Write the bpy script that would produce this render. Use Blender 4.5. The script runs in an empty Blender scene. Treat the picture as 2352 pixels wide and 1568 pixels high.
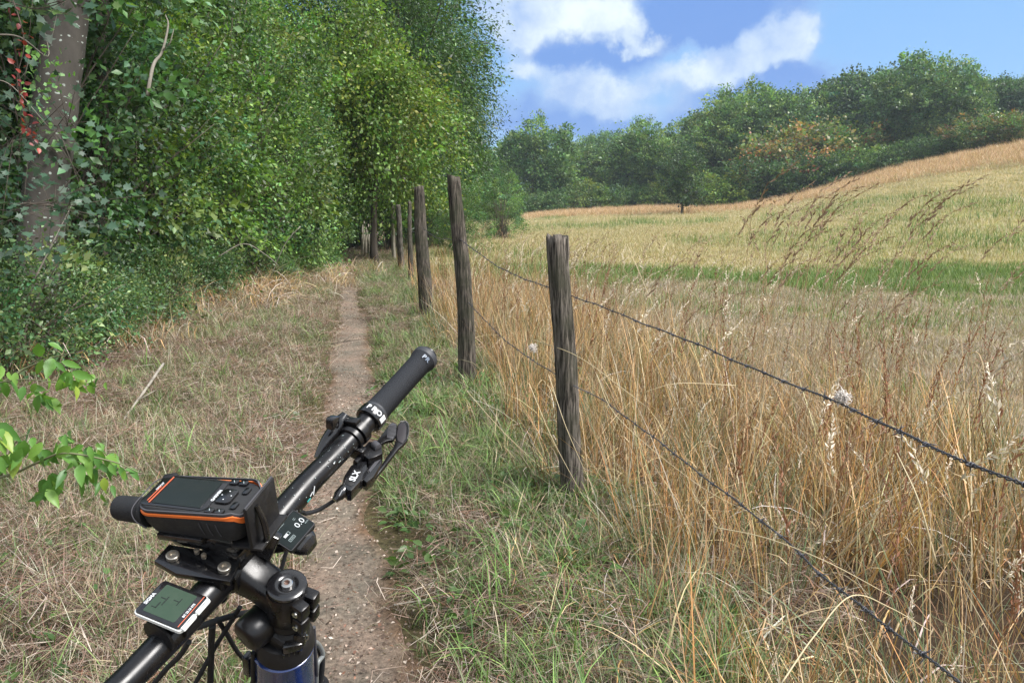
import bpy, bmesh, math, random
import numpy as np
from mathutils import Vector, Matrix, Euler

random.seed(7)
RNG = np.random.default_rng(7)
scene = bpy.context.scene
COL = scene.collection
PI = math.pi

# ------------------------------------------------------------------ camera
CAMZ, PITCH, FPX = 1.5, math.radians(9.5), 1699.0      # FPX: focal length in pixels of a 2352 px wide picture
cd = bpy.data.cameras.new('camera')
cam = bpy.data.objects.new('camera', cd); COL.objects.link(cam)
cam.location = (0, 0, CAMZ); cam.rotation_euler = (PI/2 - PITCH, 0, 0)
cd.sensor_width = 36; cd.lens = 36*FPX/2352; cd.clip_start = .05; cd.clip_end = 4000
scene.camera = cam
SP, CP = math.sin(PITCH), math.cos(PITCH)
def ray(px, py):
    cx, cy = (px-1176)/FPX, (784-py)/FPX
    return np.array([cx, CP + cy*SP, cy*CP - SP])
def W(px, py, depth):                                   # point at a distance along the view axis
    return np.array([0, 0, CAMZ]) + ray(px, py)*depth
def G(px, py, z=0.0):                                   # point on level ground
    r = ray(px, py); return np.array([0, 0, CAMZ]) + r*((z-CAMZ)/r[2])
def azel(px, py):
    r = ray(px, py); r = r/np.linalg.norm(r)
    return math.atan2(r[0], r[1]), math.asin(r[2])

# ------------------------------------------------------------------ world, sun, exposure
SUN_EL, SUN_ROT = math.radians(50), math.radians(112)    # sun high to the right behind thin cloud
scene.view_settings.view_transform = 'Standard'; scene.view_settings.look = 'None'
scene.view_settings.gamma = 1; scene.view_settings.use_curve_mapping = False
scene.view_settings.exposure = 1.6
world = bpy.data.worlds.new('World'); scene.world = world; world.use_nodes = True
def build_world():
    nt = world.node_tree; nt.nodes.clear(); N = nt.nodes.new; L = nt.links.new
    out = N('ShaderNodeOutputWorld'); bg = N('ShaderNodeBackground'); L(bg.outputs[0], out.inputs[0])
    sky = N('ShaderNodeTexSky'); sky.sky_type = 'NISHITA'; sky.sun_disc = False
    sky.sun_elevation = SUN_EL; sky.sun_rotation = SUN_ROT; sky.air_density = 1.2; sky.dust_density = .6; sky.ozone_density = 2.5
    tc = N('ShaderNodeTexCoord'); sx = N('ShaderNodeSeparateXYZ'); L(tc.outputs['Generated'], sx.inputs[0])
    def M(op, a, b=None, clamp=False):
        m = N('ShaderNodeMath'); m.operation = op; m.use_clamp = clamp
        for i, v in enumerate((a, b)):
            if v is None: continue
            if isinstance(v, (int, float)): m.inputs[i].default_value = v
            else: L(v, m.inputs[i])
        return m.outputs[0]
    az = M('ARCTAN2', sx.outputs[0], sx.outputs[1]); el = M('ARCSINE', sx.outputs[2])
    cmb = N('ShaderNodeCombineXYZ'); L(az, cmb.inputs[0]); L(el, cmb.inputs[1])
    def noise(vec, scale, detail, rough=.55, off=(0,0,0), stretch=(1,1,1)):
        mp = N('ShaderNodeMapping'); mp.inputs['Location'].default_value = off; mp.inputs['Scale'].default_value = stretch; L(vec, mp.inputs[0])
        n = N('ShaderNodeTexNoise'); n.inputs['Scale'].default_value = scale; n.inputs['Detail'].default_value = detail
        n.inputs['Roughness'].default_value = rough; L(mp.outputs[0], n.inputs['Vector']); return n
    n1 = noise(tc.outputs['Generated'], 9, 8, .6)
    wob = N('ShaderNodeVectorMath'); wob.operation = 'SUBTRACT'; L(n1.outputs['Color'], wob.inputs[0]); wob.inputs[1].default_value = (.5,.5,.5)
    wsc = N('ShaderNodeVectorMath'); wsc.operation = 'SCALE'; L(wob.outputs[0], wsc.inputs[0]); wsc.inputs['Scale'].default_value = .13
    P = N('ShaderNodeVectorMath'); P.operation = 'ADD'; L(cmb.outputs[0], P.inputs[0]); L(wsc.outputs[0], P.inputs[1])
    def lobes(lst):
        tot = None
        for (px, py, rx, ry, amp) in lst:
            a, e = azel(px, py)
            s = N('ShaderNodeVectorMath'); s.operation = 'SUBTRACT'; L(P.outputs[0], s.inputs[0]); s.inputs[1].default_value = (a, e, 0)
            k = N('ShaderNodeVectorMath'); k.operation = 'MULTIPLY'; L(s.outputs[0], k.inputs[0]); k.inputs[1].default_value = (FPX/rx*1.15, FPX/ry*1.1, 0)
            ln = N('ShaderNodeVectorMath'); ln.operation = 'LENGTH'; L(k.outputs[0], ln.inputs[0])
            mr = N('ShaderNodeMapRange'); mr.interpolation_type = 'SMOOTHSTEP'; L(ln.outputs['Value'], mr.inputs['Value'])
            mr.inputs['From Min'].default_value = 0; mr.inputs['From Max'].default_value = 1.5; mr.inputs['To Min'].default_value = amp; mr.inputs['To Max'].default_value = 0
            tot = mr.outputs[0] if tot is None else M('ADD', tot, mr.outputs[0])
        return tot
    white = lobes([(1230,10,230,85,1.1),(1405,45,75,60,.9),(1205,170,95,42,.9),(1370,205,110,62,1.0),(1350,250,130,34,.5),(1480,92,70,22,.8),(1440,190,90,30,.35),(1190,90,60,40,.5),(1500,235,120,30,.3),
                   (1600,165,150,42,.8),(1710,128,110,45,.95),(1805,90,75,62,1.15),(1835,60,40,30,.8),(2105,150,45,14,.5),(1150,60,90,60,.6)])
    dark = lobes([(1650,22,210,58,1.5),(1340,112,170,46,1.4),(1720,205,190,60,.9),(1500,290,330,50,.6),(1220,265,170,60,.45),(1560,75,160,35,.6),(1860,165,90,60,.5),(1300,315,260,30,.6),(1430,270,60,30,.4),(1480,150,60,40,.3)])
    # cloud cover of the rest of the sky, on a flat layer above the place
    zc = M('MAXIMUM', sx.outputs[2], .12)
    cx = M('DIVIDE', sx.outputs[0], zc); cy = M('DIVIDE', sx.outputs[1], zc)
    pl = N('ShaderNodeCombineXYZ'); L(cx, pl.inputs[0]); L(cy, pl.inputs[1])
    n2 = noise(pl.outputs[0], .55, 6, .55, (3.1, 1.7, 0))
    n3 = noise(tc.outputs['Generated'], 17, 10, .62, (1, 5, 2)); n4 = noise(tc.outputs['Generated'], 8, 8, .6, (4, 2, 7))
    hi = N('ShaderNodeMapRange'); L(el, hi.inputs['Value']); hi.inputs['From Min'].default_value = .42; hi.inputs['From Max'].default_value = .75
    side = N('ShaderNodeMapRange'); L(M('ABSOLUTE', az), side.inputs['Value']); side.inputs['From Min'].default_value = .7; side.inputs['From Max'].default_value = 1.1
    rest = M('MAXIMUM', hi.outputs[0], side.outputs[0])
    n2s = N('ShaderNodeMapRange'); n2s.interpolation_type = 'SMOOTHSTEP'; L(n2.outputs['Fac'], n2s.inputs['Value']); n2s.inputs['From Min'].default_value = .30; n2s.inputs['From Max'].default_value = .50
    restw = M('MULTIPLY', rest, n2s.outputs[0])
    det = M('MULTIPLY', M('SUBTRACT', n3.outputs['Fac'], .5), 1.1)
    wf = N('ShaderNodeMapRange'); wf.interpolation_type = 'SMOOTHSTEP'; L(M('ADD', white, det), wf.inputs['Value']); wf.inputs['From Min'].default_value = .20; wf.inputs['From Max'].default_value = 1.0
    df = N('ShaderNodeMapRange'); df.interpolation_type = 'SMOOTHSTEP'; L(M('ADD', dark, det), df.inputs['Value']); df.inputs['From Min'].default_value = .15; df.inputs['From Max'].default_value = .85
    tint = N('ShaderNodeVectorMath'); tint.operation = 'MULTIPLY'; L(sky.outputs[0], tint.inputs[0]); tint.inputs[1].default_value = (.40, .50, .60)
    S = 1/0.1
    def mix(fac, a, b):
        m = N('ShaderNodeMix'); m.data_type = 'RGBA'; L(fac, m.inputs[0])
        for i, v in ((6, a), (7, b)):
            if isinstance(v, tuple): m.inputs[i].default_value = tuple(q*S for q in v) + (1,)
            else: L(v, m.inputs[i])
        return m.outputs[2]
    EX = .33                                            # cloud radiances are given as seen at exposure 1.6
    clear = mix(N_val(N, .72), tint.outputs[0], (.25*EX, .53*EX, .98*EX))
    midf = N('ShaderNodeMapRange'); midf.interpolation_type = 'SMOOTHSTEP'; L(M('ADD', M('ADD', white, dark), det), midf.inputs['Value']); midf.inputs['From Min'].default_value = .05; midf.inputs['From Max'].default_value = .9
    clear = mix(midf.outputs[0], clear, (.38*EX, .58*EX, .95*EX))
    c = mix(df.outputs[0], clear, (.17*EX, .36*EX, .83*EX))
    wcr = N('ShaderNodeMapRange'); L(n4.outputs['Fac'], wcr.inputs['Value']); wcr.inputs['From Min'].default_value = .36; wcr.inputs['From Max'].default_value = .60
    wcol = mix(wcr.outputs[0], (.42*EX, .60*EX, .95*EX), (.95*EX, 1.06*EX, 1.08*EX))
    wfm = M('MULTIPLY', wf.outputs[0], 1.0)
    c = mix(wfm, c, wcol)
    c = mix(restw, c, (1.08*EX, 1.14*EX, 1.22*EX))
    L(c, bg.inputs[0]); bg.inputs[1].default_value = .1
def N_val(N, v):
    n = N('ShaderNodeValue'); n.outputs[0].default_value = v; return n.outputs[0]
build_world()
sd = bpy.data.lights.new('sun', 'SUN'); sd.energy = 2.5; sd.angle = math.radians(26); sd.color = (1, .965, .93)
sun = bpy.data.objects.new('sun', sd); COL.objects.link(sun)
sv = Vector((math.cos(SUN_EL)*math.sin(SUN_ROT), math.cos(SUN_EL)*math.cos(SUN_ROT), math.sin(SUN_EL)))
sun.rotation_euler = sv.to_track_quat('Z', 'Y').to_euler(); sun.location = (0, 0, 30)
scene.cycles.max_bounces = 5; scene.cycles.diffuse_bounces = 2; scene.cycles.glossy_bounces = 2; scene.cycles.transmission_bounces = 3
scene.cycles.transparent_max_bounces = 4; scene.cycles.use_denoising = True

# ------------------------------------------------------------------ helpers: objects
def tag(o, label=None, cat=None, group=None, kind=None):
    if label: o['label'] = label
    if cat: o['category'] = cat
    if group: o['group'] = group
    if kind: o['kind'] = kind
    return o
def empty(name, loc=(0,0,0), rotz=0, **k):
    o = bpy.data.objects.new(name, None); COL.objects.link(o); o.location = [float(v) for v in loc]; o.rotation_euler = (0,0,rotz)
    o.empty_display_size = .1
    return tag(o, **k)
def link(name, me, parent=None, mat=None):
    o = bpy.data.objects.new(name, me); COL.objects.link(o)
    if parent: o.parent = parent
    if mat: me.materials.clear(); me.materials.append(mat)
    return o
def fast_mesh(name, V, T, col=None, mat=None, smooth=False):
    V = np.asarray(V, np.float32); T = np.asarray(T, np.int32)
    me = bpy.data.meshes.new(name); me.vertices.add(len(V)); me.vertices.foreach_set('co', V.ravel())
    k = T.shape[1]; me.loops.add(T.size); me.loops.foreach_set('vertex_index', T.ravel())
    me.polygons.add(len(T)); me.polygons.foreach_set('loop_start', np.arange(0, T.size, k, dtype=np.int32))
    me.update(calc_edges=True)
    if smooth: me.polygons.foreach_set('use_smooth', np.ones(len(T), bool))
    if col is not None:
        a = me.color_attributes.new('col', 'FLOAT_COLOR', 'POINT')
        C4 = np.ones((len(V), 4), np.float32); C4[:, :3] = col; a.data.foreach_set('color', C4.ravel())
    if mat: me.materials.append(mat)
    return me
class Acc:
    def __init__(s): s.V, s.T, s.C, s.n = [], [], [], 0
    def add(s, V, T, col=(.5,.5,.5)):
        V = np.asarray(V, float); T = np.asarray(T, int)
        if T.shape[1] == 4: T = np.concatenate([T[:, [0,1,2]], T[:, [0,2,3]]])
        s.V.append(V); s.T.append(T + s.n); s.n += len(V)
        c = np.empty((len(V), 3)); c[:] = col; s.C.append(c)
    def mesh(s, name, mat, smooth=False):
        return fast_mesh(name, np.concatenate(s.V), np.concatenate(s.T), np.concatenate(s.C), mat, smooth)
def tube_arrays(P, R, sides=6, cap=True):
    P = np.asarray(P, float); n = len(P); R = np.broadcast_to(np.asarray(R, float), (n,))
    T = np.gradient(P, axis=0); T /= np.linalg.norm(T, axis=1)[:, None] + 1e-12
    a = np.array([0,0,1.]) if abs(T[0,2]) < .9 else np.array([1.,0,0])
    u = np.cross(T[0], a); u /= np.linalg.norm(u); U = [u]
    for i in range(1, n):
        u = U[-1] - T[i]*U[-1].dot(T[i]); u /= np.linalg.norm(u) + 1e-12; U.append(u)
    U = np.array(U); Vv = np.cross(T, U)
    th = np.arange(sides)*2*PI/sides
    X = P[:, None] + R[:, None, None]*(np.cos(th)[None, :, None]*U[:, None] + np.sin(th)[None, :, None]*Vv[:, None])
    V = X.reshape(-1, 3); F = []
    i = np.arange(n-1)[:, None]; j = np.arange(sides)[None]
    q = np.stack([i*sides+j, i*sides+(j+1) % sides, (i+1)*sides+(j+1) % sides, (i+1)*sides+j], -1).reshape(-1, 4)
    T3 = np.concatenate([q[:, [0,1,2]], q[:, [0,2,3]]])
    if cap:
        c0 = len(V); V = np.vstack([V, P[0], P[-1]]); jj = np.arange(sides)
        T3 = np.vstack([T3, np.stack([np.full(sides, c0), (jj+1) % sides, jj], -1), np.stack([np.full(sides, c0+1), (n-1)*sides+jj, (n-1)*sides+(jj+1) % sides], -1)])
    return V, T3
def smoothpath(P, m=6):                                  # Catmull-Rom through the points
    P = np.asarray(P, float); Q = np.vstack([2*P[0]-P[1], P, 2*P[-1]-P[-2]]); out = []
    for i in range(1, len(Q)-2):
        for t in np.arange(m)/m:
            out.append(.5*((2*Q[i]) + (Q[i+1]-Q[i-1])*t + (2*Q[i-1]-5*Q[i]+4*Q[i+1]-Q[i+2])*t*t + (3*Q[i]-Q[i-1]-3*Q[i+1]+Q[i+2])*t**3))
    out.append(P[-1]); return np.array(out)
def sstep(a, b, x): t = np.clip((np.asarray(x, float)-a)/(b-a), 0, 1); return t*t*(3-2*t)
_perm = np.random.default_rng(3).random((256, 256))
def vnoise(x, y):
    x = np.asarray(x, float); y = np.asarray(y, float)
    xi, yi = np.floor(x).astype(int), np.floor(y).astype(int); fx, fy = x-xi, y-yi
    fx = fx*fx*(3-2*fx); fy = fy*fy*(3-2*fy); g = lambda a, b: _perm[a & 255, b & 255]
    return (g(xi,yi)*(1-fx)+g(xi+1,yi)*fx)*(1-fy) + (g(xi,yi+1)*(1-fx)+g(xi+1,yi+1)*fx)*fy
def fbm(x, y, s, o=3):
    v = 0; a = .5; t = 0
    for k in range(o): v = v + a*vnoise(np.asarray(x)/s*2**k + 17.3*k, np.asarray(y)/s*2**k + 5.1*k); t += a; a *= .5
    return v/t

# ------------------------------------------------------------------ helpers: materials
def mat_new(name):
    m = bpy.data.materials.new(name); m.use_nodes = True; nt = m.node_tree
    return m, nt, nt.nodes['Principled BSDF']
def simple(name, col, rough=.5, metal=0, spec=.5, coat=0, bump=0, bscale=200, noise=0):
    m, nt, b = mat_new(name); b.inputs['Base Color'].default_value = (*col, 1); b.inputs['Roughness'].default_value = rough
    b.inputs['Metallic'].default_value = metal; b.inputs['Specular IOR Level'].default_value = spec; b.inputs['Coat Weight'].default_value = coat
    if bump or noise:
        tc = nt.nodes.new('ShaderNodeTexCoord'); n = nt.nodes.new('ShaderNodeTexNoise'); n.inputs['Scale'].default_value = bscale; n.inputs['Detail'].default_value = 4
        nt.links.new(tc.outputs['Object'], n.inputs['Vector'])
        if bump:
            bp = nt.nodes.new('ShaderNodeBump'); bp.inputs['Strength'].default_value = bump; bp.inputs['Distance'].default_value = .001
            nt.links.new(n.outputs['Fac'], bp.inputs['Height']); nt.links.new(bp.outputs[0], b.inputs['Normal'])
        if noise:
            r = nt.nodes.new('ShaderNodeMapRange'); r.inputs['To Min'].default_value = rough-noise; r.inputs['To Max'].default_value = rough+noise
            r.inputs['From Min'].default_value = .35; r.inputs['From Max'].default_value = .65
            nt.links.new(n.outputs['Fac'], r.inputs['Value']); nt.links.new(r.outputs[0], b.inputs['Roughness'])
    return m
def dusty(m, amt=.5, scale=35, col=(.20,.175,.15)):
    nt = m.node_tree; N = nt.nodes.new; L = nt.links.new; b = nt.nodes['Principled BSDF']; tc = N('ShaderNodeTexCoord'); base = tuple(b.inputs['Base Color'].default_value)
    n1 = N('ShaderNodeTexNoise'); n1.inputs['Scale'].default_value = scale; n1.inputs['Detail'].default_value = 9; n1.inputs['Roughness'].default_value = .8; n2 = N('ShaderNodeTexNoise'); n2.inputs['Scale'].default_value = 900; n2.inputs['Detail'].default_value = 2
    for n in (n1, n2): L(tc.outputs['Object'], n.inputs['Vector'])
    r1 = N('ShaderNodeMapRange'); r1.inputs['From Min'].default_value = .45; r1.inputs['From Max'].default_value = .75; r1.inputs['To Max'].default_value = amt*.35; L(n1.outputs['Fac'], r1.inputs['Value'])
    r2 = N('ShaderNodeMapRange'); r2.inputs['From Min'].default_value = .66; r2.inputs['From Max'].default_value = .74; r2.inputs['To Max'].default_value = amt; L(n2.outputs['Fac'], r2.inputs['Value'])
    ad = N('ShaderNodeMath'); ad.operation = 'ADD'; ad.use_clamp = True; L(r1.outputs[0], ad.inputs[0]); L(r2.outputs[0], ad.inputs[1]); mx = N('ShaderNodeMix'); mx.data_type = 'RGBA'; L(ad.outputs[0], mx.inputs[0]); mx.inputs[6].default_value = base; mx.inputs[7].default_value = (*col, 1); L(mx.outputs[2], b.inputs['Base Color'])
    if not b.inputs['Roughness'].is_linked:
        rr = N('ShaderNodeMapRange'); r0 = b.inputs['Roughness'].default_value; rr.inputs['From Min'].default_value = .35; rr.inputs['From Max'].default_value = .7; rr.inputs['To Min'].default_value = r0*.9; rr.inputs['To Max'].default_value = min(1, r0*1.5+.15); L(n1.outputs['Fac'], rr.inputs['Value']); L(rr.outputs[0], b.inputs['Roughness'])
    return m
def leafmat(name, trans=.3, rough=.5, spec=.4):
    m, nt, b = mat_new(name); N = nt.nodes.new; L = nt.links.new
    at = N('ShaderNodeAttribute'); at.attribute_name = 'col'; oi = N('ShaderNodeObjectInfo')
    mu = N('ShaderNodeMix'); mu.data_type = 'RGBA'; mu.blend_type = 'MULTIPLY'; mu.inputs[0].default_value = 1
    L(at.outputs['Color'], mu.inputs[6]); L(oi.outputs['Color'], mu.inputs[7])
    L(mu.outputs[2], b.inputs['Base Color']); b.inputs['Roughness'].default_value = rough; b.inputs['Specular IOR Level'].default_value = spec
    tr = N('ShaderNodeBsdfTranslucent'); g = N('ShaderNodeMix'); g.data_type = 'RGBA'; g.blend_type = 'MULTIPLY'; g.inputs[0].default_value = 1
    L(mu.outputs[2], g.inputs[6]); g.inputs[7].default_value = (1.5, 1.6, .7, 1); L(g.outputs[2], tr.inputs[0])
    ms = N('ShaderNodeMixShader'); ms.inputs[0].default_value = trans; L(b.outputs[0], ms.inputs[1]); L(tr.outputs[0], ms.inputs[2])
    L(ms.outputs[0], nt.nodes['Material Output'].inputs[0]); return m
M_leaf = leafmat('leaf', .32, .42, .42); M_grass = leafmat('grass_blade', .22, .55, .35); M_straw = leafmat('straw', .15, .6, .3)
def barkmat(name, c1, c2, scale=8, spots=False, bump=.6):
    m, nt, b = mat_new(name); N = nt.nodes.new; L = nt.links.new
    tc = N('ShaderNodeTexCoord'); mp = N('ShaderNodeMapping'); mp.inputs['Scale'].default_value = (1, 1, .12 if not spots else .6); L(tc.outputs['Object'], mp.inputs[0])
    n = N('ShaderNodeTexNoise'); n.inputs['Scale'].default_value = scale; n.inputs['Detail'].default_value = 8; n.inputs['Roughness'].default_value = .65; L(mp.outputs[0], n.inputs['Vector'])
    r = N('ShaderNodeValToRGB'); r.color_ramp.elements[0].position = .32; r.color_ramp.elements[0].color = (*c1, 1); r.color_ramp.elements[1].position = .68; r.color_ramp.elements[1].color = (*c2, 1)
    L(n.outputs['Fac'], r.inputs[0]); src = r.outputs[0]
    if spots:
        v = N('ShaderNodeTexVoronoi'); v.inputs['Scale'].default_value = 16; mp2 = N('ShaderNodeMapping'); mp2.inputs['Scale'].default_value = (1, 1, 1.7); L(tc.outputs['Object'], mp2.inputs[0])
        nz = N('ShaderNodeTexNoise'); nz.inputs['Scale'].default_value = 14; L(tc.outputs['Object'], nz.inputs['Vector'])
        ad = N('ShaderNodeVectorMath'); ad.operation = 'ADD'; sc = N('ShaderNodeVectorMath'); sc.operation = 'SCALE'; sc.inputs['Scale'].default_value = .08
        L(nz.outputs['Color'], sc.inputs[0]); L(mp2.outputs[0], ad.inputs[0]); L(sc.outputs[0], ad.inputs[1]); L(ad.outputs[0], v.inputs['Vector'])
        sz = N('ShaderNodeMath'); sz.operation = 'MULTIPLY'; sp2 = N('ShaderNodeSeparateColor'); L(v.outputs['Color'], sp2.inputs[0]); L(sp2.outputs[0], sz.inputs[0]); L(sp2.outputs[1], sz.inputs[1])
        th = N('ShaderNodeMath'); th.operation = 'MULTIPLY_ADD'; th.inputs[1].default_value = .5; th.inputs[2].default_value = -.05; L(sz.outputs[0], th.inputs[0])
        lt = N('ShaderNodeMath'); lt.operation = 'LESS_THAN'; L(v.outputs['Distance'], lt.inputs[0]); L(th.outputs[0], lt.inputs[1])
        mx = N('ShaderNodeMix'); mx.data_type = 'RGBA'; L(lt.outputs[0], mx.inputs[0]); L(src, mx.inputs[6]); mx.inputs[7].default_value = (.34, .38, .34, 1); src = mx.outputs[2]
    L(src, b.inputs['Base Color']); b.inputs['Roughness'].default_value = .85; b.inputs['Specular IOR Level'].default_value = .25
    bp = N('ShaderNodeBump'); bp.inputs['Strength'].default_value = bump; bp.inputs['Distance'].default_value = .02; L(n.outputs['Fac'], bp.inputs['Height']); L(bp.outputs[0], b.inputs['Normal'])
    return m
M_bark = barkmat('bark', (.035, .028, .022), (.12, .10, .08)); M_barkpale = barkmat('pale_bark', (.16, .14, .11), (.36, .33, .28))
M_twig = barkmat('twig_bark', (.07,.058,.045), (.20,.17,.135))
M_spot = barkmat('lichen_bark', (.045,.040,.034), (.085,.077,.066), 5, True, .25)

# ------------------------------------------------------------------ the lie of the land
_pc = [(820,1568),(798,1400),(778,1200),(785,1000),(806,850),(811,750),(803,700),(795,640),(787,600),(785,580),(795,562)]
_pp = np.array([G(*p)[:2] for p in _pc]); _pp = np.vstack([[(-.25, -3)], [(-.42, 0)], _pp, [(_pp[-1,0]-1.0, 60)], [(-12, 100)]])
def path_x(y): return np.interp(y, _pp[:,1], _pp[:,0])
_wid = np.array([(p[0], w) for p, w in zip([G(*q)[1:2] for q in _pc], (.20,.20,.205,.215,.23,.24,.24,.24,.24,.25,.3))])
def path_w(y): return np.interp(y, _wid[:,0], _wid[:,1])
_fp = np.array([G(1330,1150)[:2], G(1078,890)[:2], G(983,735)[:2], G(943,645)[:2], G(922,618)[:2], G(902,600)[:2]])
_fl = np.vstack([[(.93, -2)], _fp, [(_fp[-1,0]-6, 60)], [(-14, 100)]])
def fence_x(y): return np.interp(y, _fl[:,1], _fl[:,0])
_cr = [(1000,512,112),(1300,489,106),(1480,482,104),(1680,476,98),(1800,460,92),(1900,436,87),(2050,394,80),(2200,364,73),(2352,337,66),(2560,300,60)]
_crw = np.array([W(*c) for c in _cr]); _craz = np.arctan2(_crw[:,0], _crw[:,1]); _crr = np.hypot(_crw[:,0], _crw[:,1]); _crz = _crw[:,2]
def hill(x, y):
    az = np.arctan2(x, y); r = np.hypot(x, y)
    zc = np.interp(az, _craz, _crz, left=.3, right=_crz[-1]); rc = np.interp(az, _craz, _crr)
    back = np.abs(az) > 1.3
    t = np.clip((r-20)/(rc-20), 0, 1.6); s = np.where(t < 1, t**1.35, 1 + (t-1)*.9)
    fade = 1-sstep(1.0, 1.6, np.abs(az))
    far = np.clip(r-125, 0, 200)*.05
    return zc*s*fade + far*fade
def height(x, y):
    x = np.asarray(x, float); y = np.asarray(y, float)
    s = x - path_x(y); near = 1 - sstep(30, 60, np.hypot(x, y))
    z = .10*sstep(.25, 2.5, -s) + .05*sstep(.2, .5, np.abs(s)) + .015*np.exp(-((x-fence_x(y)-.05)/.35)**2)
    z = z + (fbm(x, y, .9)-.5)*.09*sstep(.15, .6, np.abs(s)) + (fbm(x+9, y, .25, 2)-.5)*.02
    return z*near + hill(x, y) + (fbm(x, y, 12)-.5)*.25*sstep(12, 40, np.hypot(x, y)) - .05
def zone_color(x, y):
    r = np.hypot(x, y); az = np.arctan2(x, y); s = x-path_x(y); f = x-fence_x(y)
    n = fbm(x, y, 3.0); n2 = fbm(x+40, y+7, 9.0)
    litter = np.array([.155, .105, .078]); soil = np.array([.10, .072, .054]); verge = np.array([.085, .075, .045]); dull = np.array([.235, .195, .145])
    green = np.array([.11, .17, .045]); mead = np.array([.36, .31, .165]); straw = np.array([.46, .31, .18]); meadg = np.array([.29, .29, .13])
    def mx(a, b, t): return a*(1-t[..., None]) + b*t[..., None]
    c = np.broadcast_to(dull, x.shape+(3,)).copy()
    d = y + .12*x + (n-.5)*7 + (fbm(x, y, .8)-.5)*1.5
    c = mx(c, mx(np.broadcast_to(mead, c.shape), meadg, sstep(.42, .62, n2)), sstep(19, 23, d))
    strip = sstep(16.5, 17.5, d)*(1-sstep(20, 23.5, d + 0*x))*sstep(.3, 1.5, x + 1)
    c = mx(c, green*.9+.02, sstep(.48, .66, fbm(x-8, y+21, 2.2))*.2*(1-sstep(16, 18, d))); c = mx(c, green, strip*.8)
    rc = np.interp(az, _craz, _crr); c = mx(c, straw, sstep(.78, .84, r/rc + (n-.5)*.06)*(1-sstep(1.05, 1.15, r/rc))*sstep(.02, .12, az))
    farg = sstep(.75, .85, r/rc)*(1-sstep(-.02, .22, az))*sstep(.5, .6, n2+.08); c = mx(c, green*1.2, farg*.6)
    c = mx(c, soil*.8, sstep(1.12, 1.25, r/rc))
    left = (1-sstep(-.1, .3, f)); c = mx(c, verge, left); c = mx(c, litter, left*sstep(.5, 1.0, -s)*sstep(.3, .55, n+.15))
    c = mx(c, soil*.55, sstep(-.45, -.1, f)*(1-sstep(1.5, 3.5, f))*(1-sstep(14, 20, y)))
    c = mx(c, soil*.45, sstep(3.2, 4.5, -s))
    c = mx(c, soil*.8, sstep(34, 42, y)*left)
    return c
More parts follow.
